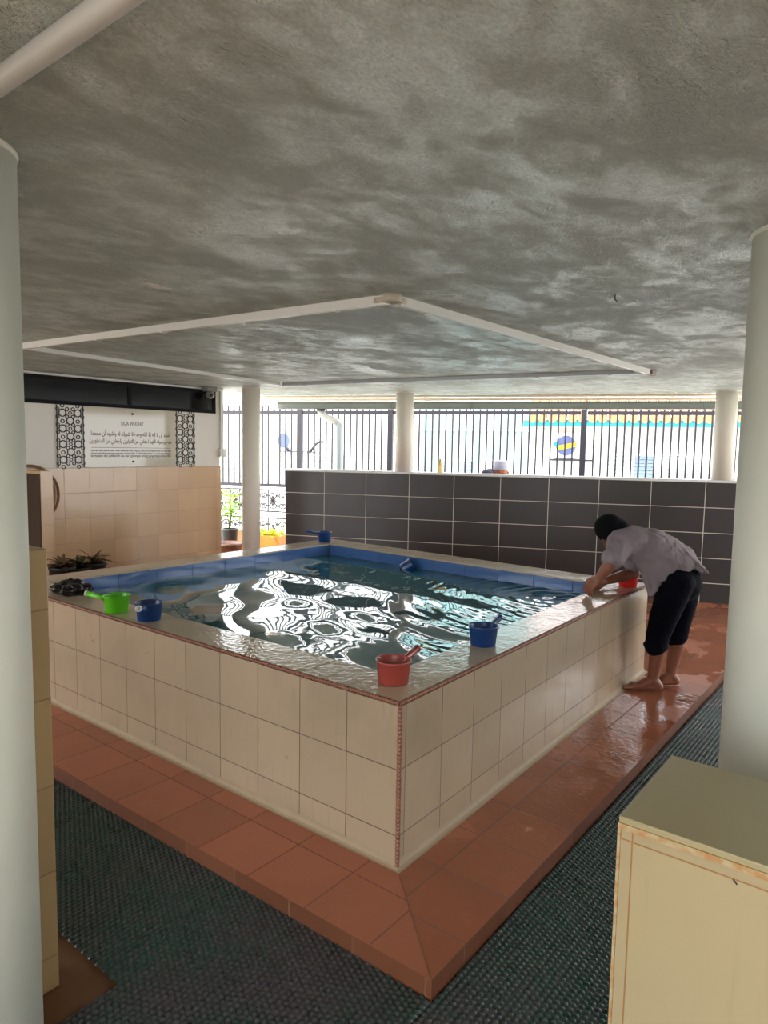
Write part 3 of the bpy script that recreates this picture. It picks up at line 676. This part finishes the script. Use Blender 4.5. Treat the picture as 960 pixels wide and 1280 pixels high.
b = MB(); disc(b, sE, zE, rE*.9, NH-.14); part('disc', b, M['emb1'], sgn, 'blue grey round emblem')
b = MB(); b.bar(wp(sE-rE*.8, NH-.15, zE-rE*.25), wp(sE+rE*.95, NH-.15, zE+rE*.12), .01, rE*.42); part('band', b, M['emb2'], sgn, 'yellow band')
b = MB(); disc(b, sE-rE*.85, zE+rE*.1, rE*.25, NH-.16, 0, 1.0); part('patch', b, M['emb3'], sgn, 'cyan patch')
# middle pale cyan house
hM = thing('house', 'pale cyan house with small low windows beyond the fence in the middle', 'house', wp(hs(600), NH+2, zg))
b = MB(); hbox(b, hs(522), hs(660), NH+.6, NH+5, zg, 4.2); part('wall', b, M['house_cyan'], hM)
b = MB(); hbox(b, hs(522), hs(660), NH+.45, NH+.6, hz_(600, 538), hz_(600, 537)); part('band', b, M['house_white'], hM)
n = NH+.6
for u0, u1 in ((544, 566), (571, 597), (602, 628)): window(hM, u0, u1, 574, 601, n, M['wglass'] if u0 == 571 else M['sage'], 4)
# left white house with dish
hL = thing('house', 'white house with a round blue dish beyond the fence at left', 'house', wp(hs(400), NH+2, zg))
b = MB(); hbox(b, hs(240), hs(522), NH+.2, NH+5, zg, 3.9); part('wall', b, M['house_white'], hL)
n = NH+.2
b = MB(); hbox(b, hs(349), hs(392), n-.2, n, hz_(370, 565), hz_(370, 564)); part('ledge', b, M['darkmetal'], hL, 'dark thin ledge')
for u0, u1 in ((391, 412), (416, 442)): window(hL, u0, u1, 568, 590, n, M['sage'], 3)
b = MB(); pts = [wp(hs(385+18*i/8), n-.1, hz_(390, 566 - 14*math.sin(PI*min(1, (i/8)*1.15)*.55))) for i in range(9)]; b.tube(pts, .03, 6); part('lamp_arm', b, M['darkmetal'], hL)
b = MB(); disc(b, hs(361, n), hz_(361, 551, n), .5*(hs(368.5, n)-hs(354, n)), n-.3, 0, 1.15); b.bar(wp(hs(361, n), n-.28, hz_(361, 556)), wp(hs(361, n), n, hz_(361, 563)), .05, .05, E3)
solo('round_dish', b, M['mirrorblue'], 'round blue grey dish on the white house left of the downpipe', 'dish')

# ---- bottle on the wall
s_, _ = ws(550, 583, .09); p = wp(s_, .09, 1.315); bt = thing('bottle', 'yellow plastic bottle on top of the charcoal wall', 'bottle', p); T = Matrix.Translation(p)
b = MB(); b.lathe([(.03, 0), (.034, .006), (.034, .1), (.026, .118), (.013, .126), (.013, .134)], 20, M=T); part('body', b, M['yellow'], bt)
b = MB(); b.lathe([(.014, .134), (.014, .155), (.006, .158), (.006, .18)], 14, M=T); part('pump_cap', b, M['creampot'], bt)

# ---- dippers
def dipper(name_col, mat, capm, h=.095):
    t_ = thing('water_dipper', '', 'dipper', (0, 0, 0))
    b = MB(); b.lathe([(.001, 0), (.058, 0), (.061, .003), (.0705, h-.006), (.074, h-.004), (.074, h), (.069, h), (.066, h-.006), (.057, .005), (.001, .005)], 40); part('cup', b, mat, t_)
    d = V((.97, 0, .24)); p = V((.066, 0, h-.022)); q = p + d*.118
    x = V((0, 1, 0)); y = d.cross(x)
    b = MB(); b.tube([p, p+d*.02, q-d*.012], [.0165, .0135, .0155], 16); hd = part('handle', b, mat, t_)
    b = MB()
    b.tube([q-d*.013, q-d*.002, q], [.0163, .0163, .0145], 16); part('end_cap', b, capm or mat, hd, 'white handle end' if capm else None)
    b = MB(); b.lathe([(.0125, 0), (.0125, .0012), (.0001, .0014)], 12, M=Matrix.Translation(q - d*.0008) @ V((0,0,1)).rotation_difference(d).to_matrix().to_4x4()); part('end_hole', b, M['ink'] if not capm else M['pvcgrey'], hd)
    return t_
def copy_tree(o, parent=None):
    c = o.copy(); COL.objects.link(c); c.parent = parent
    for ch in list(o.children): copy_tree(ch, c)
    return c
GD = 'plastic water dippers'
def place(t_, x, y, z, ang, label, tilt=None):
    t_.location = (x, y, z); t_.rotation_euler = tilt or (0, 0, math.radians(ang)); t_['label'] = label; t_['group'] = GD
red = dipper('red', M['red'], None); blue = dipper('blue', M['blue'], None); bluew = dipper('bluew', M['blue'], M['capwhite']); grn = dipper('green', M['green'], M['capwhite']); br = dipper('bright', M['brightred'], None, .07)
z = ZR+.0005
place(red, .158, .155, z, 2, 'brick red dipper on the near corner of the pool coping')
place(blue, .875, .155, z, 2, 'blue dipper on the right coping, behind the brick red one')
place(bluew, .085, 1.76, z, 220, 'blue dipper with white handle end, beside the green dipper')
place(grn, .068, 2.05, z, 126, 'lime green dipper with white handle end on the left coping')
place(br, 2.84, .125, z, 100, 'bright red dipper on the coping under the arms of the man in the grey shirt')
b2 = copy_tree(blue); place(b2, 3.02, 3.22, z, 130, 'small looking blue dipper on the far back corner of the coping')
b3 = copy_tree(bluew); place(b3, 2.78, 2.06, WATER-.02, 0, 'blue dipper floating on its side in the water', (0, math.radians(62), math.radians(-45)))

# ---- plants
def leafblade(b, p, az, ln, w, lift, mi=0, droop=1.2):
    d = V((math.cos(az), math.sin(az), 0)); s_ = V((-d.y, d.x, 0)); L = []; R = []; n = 7; pos = V(p); an = lift
    for i in range(n+1):
        f = i/n; ww = w*math.sin(PI*min(1, .18+.82*f))**.8*(1 if f < 1 else .05)
        L.append(pos + s_*ww + V((0,0,ww*.25))); R.append(pos - s_*ww + V((0,0,ww*.25))); L[-1] = L[-1]; 
        pos = pos + (d*math.cos(an) + V((0,0,1))*math.sin(an))*(ln/n); an -= droop/n
    mid = [(L[i]+R[i])/2 - V((0,0,w*.3)) for i in range(n+1)]
    vs = L + mid + R; k = n+1; fs = []
    for i in range(n): fs += [(i, i+1, k+i+1, k+i), (k+i, k+i+1, 2*k+i+1, 2*k+i)]
    b.add(vs, fs, mi, True)
def rosette(u, v, zt, label, nl, ln, mats, y=4.05):
    p = hit(u, v, (0, y, 0), (0, 1, 0)); p.z = zt
    t_ = thing('rosette_plant', label, 'plant', (p.x, p.y, 0), 'bronze rosette plants behind the pool')
    b = MB(); b.lathe([(.075, 0.001), (.1, zt-.02), (.105, zt-.02), (.105, zt), (.09, zt), (.088, zt-.03)], 18, M=Matrix.Translation((p.x, p.y, 0))); pt = part('pot', b, M['blackpot'], t_)
    b = MB(); b.lathe([(.088, zt-.035), (.088, zt-.03), (.0001, zt-.02)], 18, M=Matrix.Translation((p.x, p.y, 0))); part('soil', b, M['soil'], pt)
    b = MB()
    for i in range(nl): leafblade(b, V((p.x, p.y, zt-.02)), i*2.4+random.random()*.3, ln*random.uniform(.7, 1.1), .017, random.uniform(.5, 1.35), 0, random.uniform(.9, 1.6))
    part('leaf_cluster', b, mats, t_)
rosette(78, 712, .58, 'spiky bronze rosette plant nearest the tiled pier, behind the far left coping', 30, .17, M['leafred'])
rosette(99, 710, .56, 'spiky dark olive rosette plant, middle one behind the far left coping', 30, .17, M['leafdark'])
rosette(117, 706, .58, 'spiky bronze rosette plant, rightmost one behind the far left coping', 28, .18, M['leafred'])
# pots in the gap beside the cream column
def pot(name, mat, p, r0, r1, h, label, cat='pot', plant=None):
    t_ = thing(name, label, cat, p); T = Matrix.Translation(p)
    b = MB(); b.lathe([(r0, 0), (r0*1.02, .01), (r1, h-.03), (r1*1.06, h-.028), (r1*1.06, h), (r1*.92, h), (r1*.9, h-.04)], 28, M=T); pb_ = part('pot', b, mat, t_)
    b = MB(); b.lathe([(r1*.905, h-.05), (r1*.905, h-.04), (.0001, h-.03)], 24, M=T); part('soil', b, M['soil'], pb_)
    return t_
zo = -.08
def gp(u, n): q = whit(u, 600, n); return V((q.x, q.y, -.22))
p = gp(287, .35)
def bush(parent, base, zs, n, spread, leafl, mat, nm='foliage'):
    b = MB()
    for i in range(n):
        a = random.random()*2*PI; r = spread*math.sqrt(random.random()); q_ = base + V((r*math.cos(a), r*math.sin(a), random.uniform(*zs)))
        leafblade(b, q_, random.random()*6.28, leafl*random.uniform(.7, 1.2), leafl*.24, random.uniform(-.2, .9), 0, .9)
    return part(nm, b, mat, parent)
def stem(parent, p, h, k=3):
    b = MB()
    for i in range(k): a = i*2.1; b.tube([p, p + V((.02*math.cos(a), .02*math.sin(a), h*.5)), p + V((.07*math.cos(a), .07*math.sin(a), h))], [.009, .007, .004], 6)
    part('stem', b, M['leafdark'], parent)
pz = hit(287, 655, wp(0, .6, 0), N3)
q1 = V((pz.x, pz.y, -.08)); q1.z = -.08
t_ = pot('potted_shrub', M['blackpot'], V((q1.x, q1.y, -.08)), .09, .11, .52, 'bright green shrub in a tall black pot just right of the left wall end', 'plant')
stem(t_, V((q1.x, q1.y, .4)), .35); bush(t_, V((q1.x, q1.y, 0)), (.55, .98), 90, .15, .11, M['leafbright'])
pz = hit(284, 680, wp(0, .1, 0), N3); pot('glazed_pot', M['glazed'], V((pz.x, pz.y, -.08)), .14, .2, .40, 'shiny dark brown glazed pot at the right end of the left wall')
pz = hit(296, 660, wp(0, 1.0, 0), N3); pot('cream_pot', M['creampot'], V((pz.x, pz.y, -.22)), .12, .2, .62, 'cream pot behind the terracotta pot, left of the cream column')
pz = hit(294, 680, wp(0, .4, 0), N3); pot('terracotta_pot', M['terracotta'], V((pz.x, pz.y, -.08)), .1, .14, .22, 'low terracotta pot left of the cream column')
pz = hit(333, 676, wp(0, .7, 0), N3)
tr = thing('planter_trough', 'orange trough planter with yellow green plants right of the cream column', 'planter', (pz.x, pz.y, -.22))
b = MB(); c = V((pz.x, pz.y, 0)); zt2 = hit(333, 668, wp(0, .7, 0), N3).z
def trq(w, d, z_): return [V(c + E3*a*w + N3*q_*d + V((0,0,z_))) for a, q_ in ((-1,-1),(1,-1),(1,1),(-1,1))]
lo = trq(.22, .11, -.22); hi = trq(.27, .14, zt2); hi2 = trq(.25, .12, zt2); lo2 = trq(.25, .12, zt2-.05)
b.add(lo+hi+hi2+lo2, [(3,2,1,0)] + [(k*4+i, k*4+(i+1) % 4, (k+1)*4+(i+1) % 4, (k+1)*4+i) for k in range(3) for i in range(4)]); part('trough', b, M['orangeclay'], tr)
b = MB(); b.prism([x.to_2d() for x in lo2], zt2-.06, zt2-.04); part('soil', b, M['soil'], tr)
b = MB()
for i in range(110):
    q_ = c + E3*random.uniform(-.24, .24) + N3*random.uniform(-.1, .1) + V((0,0,zt2-.04)); leafblade(b, q_, random.random()*6.28, random.uniform(.08, .2), .016, random.uniform(.5, 1.4), 0, .7)
part('foliage', b, M['leafyellow'], tr)

# ------------------------------------------------------------------ people
def remeshed(mb, name, vox, smooth=6):
    me = mb.mesh(name+'_tmp', [], uv=False); o = bpy.data.objects.new('tmp', me); COL.objects.link(o)
    r = o.modifiers.new('r', 'REMESH'); r.mode = 'VOXEL'; r.voxel_size = vox; r.use_smooth_shade = True
    s_ = o.modifiers.new('s', 'SMOOTH'); s_.factor = .5; s_.iterations = smooth
    dg = bpy.context.evaluated_depsgraph_get(); out = bpy.data.meshes.new_from_object(o.evaluated_get(dg)); out.name = name
    bpy.data.objects.remove(o); bpy.data.meshes.remove(me)
    return out
def rpart(name, mb, mat, parent, vox, smooth=6, label=None, wob=0.0, ws_=9.0):
    me = remeshed(mb, name, vox, smooth); off = wloc(parent)
    me.update()
    ns = [v.normal.copy() for v in me.vertices]
    for v, nn in zip(me.vertices, ns):
        if wob: v.co += nn*wob*(mnoise.fractal(v.co*ws_, .8, 2, 3))
        v.co -= off
    me.materials.clear(); me.materials.append(mat); me.polygons.foreach_set('use_smooth', [True]*len(me.polygons))
    o = link(name, me, parent)
    if label: o['label'] = label
    return o

# black bag at the left of the coping
b = MB(); base = V((.125, 2.74, z)); rb = random.Random(4)
for i in range(16):
    c = base + V((rb.uniform(-.07, .09), rb.uniform(-.13, .11), 0)); r = rb.uniform(.03, .042); b.ell(c + V((0, 0, r*.8)), (r*1.3, r*1.2, r*.85), 12, 8)
me = remeshed(b, 'black_bag', .006, 2); me.update(); ns = [v.normal.copy() for v in me.vertices]
for v, nn in zip(me.vertices, ns):
    k = min(1, (v.co.z - z)/.02); v.co += nn*k*(.016*abs(mnoise.noise(v.co*22)) + .01*mnoise.noise(v.co*45)) - V((.125, 2.74, z))
    v.co.z = max(v.co.z, .0005)
me.materials.clear(); me.materials.append(M['blackbag']); me.polygons.foreach_set('use_smooth', [True]*len(me.polygons))
o = link('black_bag', me, None, base); o['label'] = 'crumpled black plastic bag on the left coping next to the tiled pier'; o['category'] = 'bag'

M0 = V((2.755, -.16, 0)); G = V((-.455, .89, 0)); S = V((.89, .455, 0)); ZU = V((0, 0, 1))
def mp(u, v, s=0.0): return hit(u, v, M0 + S*s, S)
man = thing('person', 'person in a grey shirt and rolled navy trousers bending over the pool to wash hands', 'person', M0)
hipL, hipR = mp(846, 727, -.085), mp(856, 725, .085)
kneL, kneR = mp(823, 790, -.075), mp(846, 786, .075)
ankL, ankR = mp(816, 850, -.065), mp(838, 846, .075)
ankL.z = max(ankL.z, .075); ankR.z = max(ankR.z, .075); ankL.z = .08; ankR.z = .08
pel, lum, che, ucb, nek, hed = mp(849, 714), mp(838, 694), mp(810, 684), mp(789, 677), mp(777, 674), mp(765, 665)
shL, shR = mp(776, 679, -.165), mp(784, 681, .17)
elL, elR = mp(764, 704, -.29), mp(793, 716, .2)
wrL, wrR = mp(749, 722, -.27), mp(757, 726, .0)
haL, haR = mp(737, 733, -.265), mp(744, 733, -.0)
b = MB()
b.caps(pel, .125, lum, .115, S, .72); b.caps(lum, .115, che, .135, S, .72); b.caps(che, .135, ucb, .135, S, .68); b.caps(shL, .06, shR, .06); b.caps(ucb, .06, nek, .055); b.caps(nek, .055, hed, .055)
# head: skull, jaw, nose, ears, brow (looking down at the hands)
hd_f = (mp(738, 737, -.07) - hed).normalized(); hd_f = (hd_f + G*.25).normalized(); hd_u = (S.cross(hd_f)).normalized()
HM = Matrix((( S.x, hd_f.x, hd_u.x), (S.y, hd_f.y, hd_u.y), (S.z, hd_f.z, hd_u.z)))
def hp(x, y, z_): return hed + HM @ V((x, y, z_))
b.ell(hed, (.073, .092, .105), 20, 14, M=HM); b.ell(hp(0, .03, -.07), (.052, .06, .055), M=HM)
b.caps(hp(0, .085, .0), .011, hp(0, .105, -.028), .014); b.ell(hp(0, .082, -.062), (.024, .012, .008), M=HM)
for sx in (-1, 1):
    b.ell(hp(.075*sx, -.005, -.015), (.012, .022, .032), 10, 8, M=HM); b.ell(hp(.032*sx, .076, .008), (.016, .012, .010), 10, 8, M=HM); b.ell(hp(.032*sx, .08, .026), (.022, .01, .007), 8, 6, M=HM)
for hip, kn, an, sh, el, wr in ((hipL, kneL, ankL, shL, elL, wrL), (hipR, kneR, ankR, shR, elR, wrR)):
    b.caps(hip, .088, kn, .058); cal = kn*.65 + an*.35 - G*.012
    b.caps(kn, .056, cal, .054); b.caps(cal, .053, an + ZU*.01, .035)
    b.caps(sh, .055, el, .042); mid = el*.6 + wr*.4; b.caps(el, .041, mid, .041); b.caps(mid, .041, wr, .027)
# feet
for an, yaw in ((ankL, .05), (ankR, -.25)):
    f = (G*math.cos(yaw) + S*math.sin(yaw)).normalized(); sd = f.cross(ZU)
    heel = V((an.x, an.y, .034)) - f*.035; ball = V((an.x, an.y, .026)) + f*.125
    b.caps(an, .036, heel + ZU*.004, .034); b.caps(an + f*.01 - ZU*.01, .036, V((an.x, an.y, .032)) + f*.07, .034); b.caps(heel, .033, ball, .03, sd, .8)
    b.caps(ball - sd*.018, .024, ball + sd*.02, .024)
    for i, (o_, ln, r) in enumerate(((-.03, .045, .013), (-.011, .05, .0105), (.006, .044, .0098), (.021, .036, .0095), (.035, .026, .009))):
        yy = o_ if an is ankL else o_; p0 = ball + sd*yy*(1 if an is ankL else -1) + f*.012; p0.z = .018; q0 = p0 + f*ln; q0.z = .013; b.caps(p0, r, q0, r*.95, n=10)
# hands
def hand(b, wr, pc, palm_n, thumb_side):
    d = (pc - wr).normalized(); sd = d.cross(palm_n).normalized(); pn = sd.cross(d).normalized()
    kn = wr + d*.088
    b.caps(wr, .026, wr + d*.03, .03, sd, .7); b.caps(wr + d*.03, .036, kn - d*.012, .04, sd, .42)
    for i, (o_, l1, l2, l3, r) in enumerate(((-.03, .040, .025, .019, .0092), (-.01, .044, .029, .021, .0095), (.01, .041, .027, .020, .0090), (.029, .033, .020, .017, .0080))):
        p0 = kn + sd*o_ - d*.012; a = .35 + .05*i; d1_ = (d*math.cos(a) + pn*math.sin(a)); a += .5; d2_ = (d*math.cos(a) + pn*math.sin(a)); a += .4; d3_ = (d*math.cos(a) + pn*math.sin(a))
        p1 = p0 + d1_*l1 + sd*o_*.12; p2 = p1 + d2_*l2; p3 = p2 + d3_*l3; b.caps(p0, r, p1, r*.95, n=10); b.caps(p1, r*.95, p2, r*.88, n=10); b.caps(p2, r*.88, p3, r*.78, n=10)
    tb = wr + d*.032 + sd*thumb_side*.03; t1 = tb + d*.035 + sd*thumb_side*.022 + pn*.014; t2 = t1 + d*.03 + sd*thumb_side*.002 + pn*.012; b.caps(tb, .0125, t1, .0115, n=10); b.caps(t1, .0112, t2, .0095, n=10)
hand(b, wrL, haL, (S*.6 - ZU*.8).normalized(), -1); hand(b, wrR, haR, (-S*.9 - ZU*.4).normalized(), 1)
body = rpart('body', b, M['skin'], man, .0052, 5)
# cap
b = MB(); b.ell(hp(0, -.012, .022), (.083, .101, .108), 24, 16, M=HM); b.ell(hp(0, -.045, -.03), (.078, .07, .085), M=HM); b.ell(hp(0, .0, -.005), (.086, .085, .075), M=HM)
rpart('cap', b, M['hair'], man, .007, 4, 'black cap')
# shirt: torso, short sleeves, hanging hem
b = MB()
back = [(778, 672, .085, .05), (792, 671, .165, .09), (812, 678, .185, .125), (835, 692, .185, .14), (852, 708, .18, .125), (868, 716, .155, .06)]
pts = [mp(*x[:2]) for x in ((779, 674), (791, 677), (812, 684), (833, 694), (847, 702))]
rr = [.10, .165, .19, .185, .172]; ff = [.62, .62, .66, .7, .68]
for i in range(4): b.caps(pts[i], rr[i], pts[i+1], rr[i+1], S, (ff[i]+ff[i+1])/2, 24)
b.caps(mp(853, 687), .15, mp(879, 712), .14, S, .14, 24); b.caps(mp(850, 696), .15, mp(872, 712), .13, S, .2, 24)          # back tail
for s_ in (-.155, .155): b.caps(mp(806, 700, s_), .055, mp(814, 744, s_*1.02), .022, G, .45, 16)   # hanging front flaps
for s_ in (-.12, -.04, .04, .12): b.caps(mp(815, 702, s_), .075, mp(820, 728, s_), .045, S, .8, 16)
b.caps(mp(820, 706, -.155), .055, mp(818, 738, -.16), .024, G, .5, 16); b.caps(mp(829, 704, -.15), .055, mp(827, 724, -.158), .03, G, .5, 16)
b.caps(mp(836, 700, -.145), .06, mp(838, 716, -.15), .035, G, .45, 14); b.caps(mp(838, 704, .145), .06, mp(842, 716, .15), .035, G, .45, 14)
b.caps(mp(800, 690, -.15), .09, mp(812, 712, -.155), .06, G, .5, 16)
b.caps(mp(791, 677, -.12), .10, shL, .088); b.caps(shL, .09, mp(770, 693, -.245), .074); b.caps(mp(795, 679, .13), .09, shR, .082); b.caps(shR, .082, mp(791, 704, .19), .066)
b.caps(mp(770, 693, -.245), .072, mp(766, 698, -.265), .076, (elL-shL).cross(S), 1.0)
rpart('shirt', b, M['shirt'], man, .008, 3, 'mauve grey short sleeved shirt', .009, 9)
b = MB(); b.caps(pel + ZU*.01, .15, (hipL+hipR)/2 - ZU*.02, .15, S, .85, 20)
b.caps(mp(858, 712), .115, mp(857, 728), .12, S, .75, 20)
for hip, kn, an, cu in ((hipL, kneL, ankL, mp(819, 808, -.07)), (hipR, kneR, ankR, mp(844, 797, .075))):
    b.caps(hip, .118, kn - ZU*.0, .078, n=20); b.caps(kn, .079, cu, .07, n=20)
    c0_ = cu + ZU*.0
    for a in np.linspace(0, 2*PI, 14, endpoint=False): b.ell(c0_ + V((.060*math.cos(a), .060*math.sin(a), .006)), (.02, .02, .022), 8, 6)
rpart('trousers', b, M['trouser'], man, .0075, 4, 'navy trousers rolled below the knee', .006, 8)

# second person behind the wall: white cap and dark shoulder just showing, stooping at the far side
NP = .75; s2, zt3 = ws(626, 575, NP); top = whit(626, 575.5, NP)
def bp(ds, dn, z_): return wp(s2+ds, NP+dn, z_)
per = thing('person', 'person in a pale lilac cap stooping behind the charcoal wall, only cap and shoulder showing', 'person', bp(0, 0, -.22))
hc2 = V((top.x, top.y, top.z-.10)); zh = hc2.z
def off(ds, dn, dz): return hc2 + E3*ds + N3*dn + ZU*dz
b = MB(); b.ell(hc2, (.075, .088, .105), 18, 12); b.ell(off(.03, 0, -.06), (.055, .055, .06))
b.caps(off(.085, .0, -.03), .012, off(.1, 0, -.055), .013); b.ell(off(.01, -.077, -.015), (.018, .012, .028), 8, 6); b.ell(off(.01, .077, -.015), (.018, .012, .028), 8, 6)
b.caps(hc2, .055, off(-.13, 0, -.14), .06); b.caps(off(-.12, -.14, -.13), .07, off(-.12, .14, -.13), .07); b.caps(off(-.14, 0, -.15), .125, off(-.45, 0, -.42), .13, N3, .75)
b.caps(off(-.45, 0, -.42), .13, off(-.5, 0, -.55), .14, N3, .8)
for sd in (-1, 1):
    hip = off(-.5, .09*sd, -.58); kn = off(-.42, .1*sd, -1.0); kn.z = .28; an = off(-.46, .1*sd, 0); an.z = -.14
    b.caps(hip, .09, kn, .06); b.caps(kn, .058, an, .038); b.caps(an - ZU*.03, .04, an + E3*.14 - ZU*.045, .03)
    sh = off(-.13, .18*sd, -.15); el = off(.02, .22*sd, -.38); wr = off(.18, .1*sd, -.52); b.caps(sh, .055, el, .042); b.caps(el, .042, wr, .027); hand(b, wr, wr + (E3*.5 - ZU*.6), N3*(-sd), 1)
rpart('body', b, M['skinred'], per, .0075, 4)
b = MB(); b.lathe([(.088, -.005), (.092, .0), (.09, .095), (.08, .108), (.0001, .112)], 28, M=Matrix.Translation(off(0, 0, -.01))); part('cap', b, M['capgrey'], per, 'pale lilac round cap')
b = MB(); b.caps(off(-.13, 0, -.105), .13, off(-.47, 0, -.40), .155, N3, .8, 20); b.caps(off(-.15, -.15, -.10), .09, off(-.15, .15, -.10), .09)
for sd in (-1, 1): b.caps(off(-.13, .18*sd, -.15), .075, off(-.02, .22*sd, -.33), .06)
rpart('shirt', b, M['plum'], per, .012, 3, 'dark plum shirt')
b = MB(); b.caps(off(-.47, 0, -.44), .15, off(-.5, 0, -.58), .15, N3, .85, 20)
for sd in (-1, 1):
    kn = off(-.42, .1*sd, 0); kn.z = .28; an = off(-.46, .1*sd, 0); an.z = -.08; b.caps(off(-.5, .09*sd, -.58), .11, kn, .08); b.caps(kn, .08, an, .06)
rpart('trousers', b, M['trouser'], per, .012, 3)

# ------------------------------------------------------------------ light
w = bpy.data.worlds.new('world'); sc.world = w; w.use_nodes = True; nt = w.node_tree
bg = nt.nodes['Background']; bg.inputs[0].default_value = (.93, .97, 1, 1); bg.inputs[1].default_value = 2.2
sd = bpy.data.lights.new('sun', 'SUN'); sd.energy = 3.2; sd.angle = math.radians(8); sd.color = (1, .96, .9)
so = bpy.data.objects.new('sun', sd); COL.objects.link(so); so.rotation_euler = V((.62, -.25, -1.0)).to_track_quat('-Z', 'Y').to_euler()
vs = sc.view_settings; vs.view_transform = 'Standard'; vs.look = 'None'; vs.gamma = 1; vs.use_curve_mapping = False; vs.exposure = 1.7
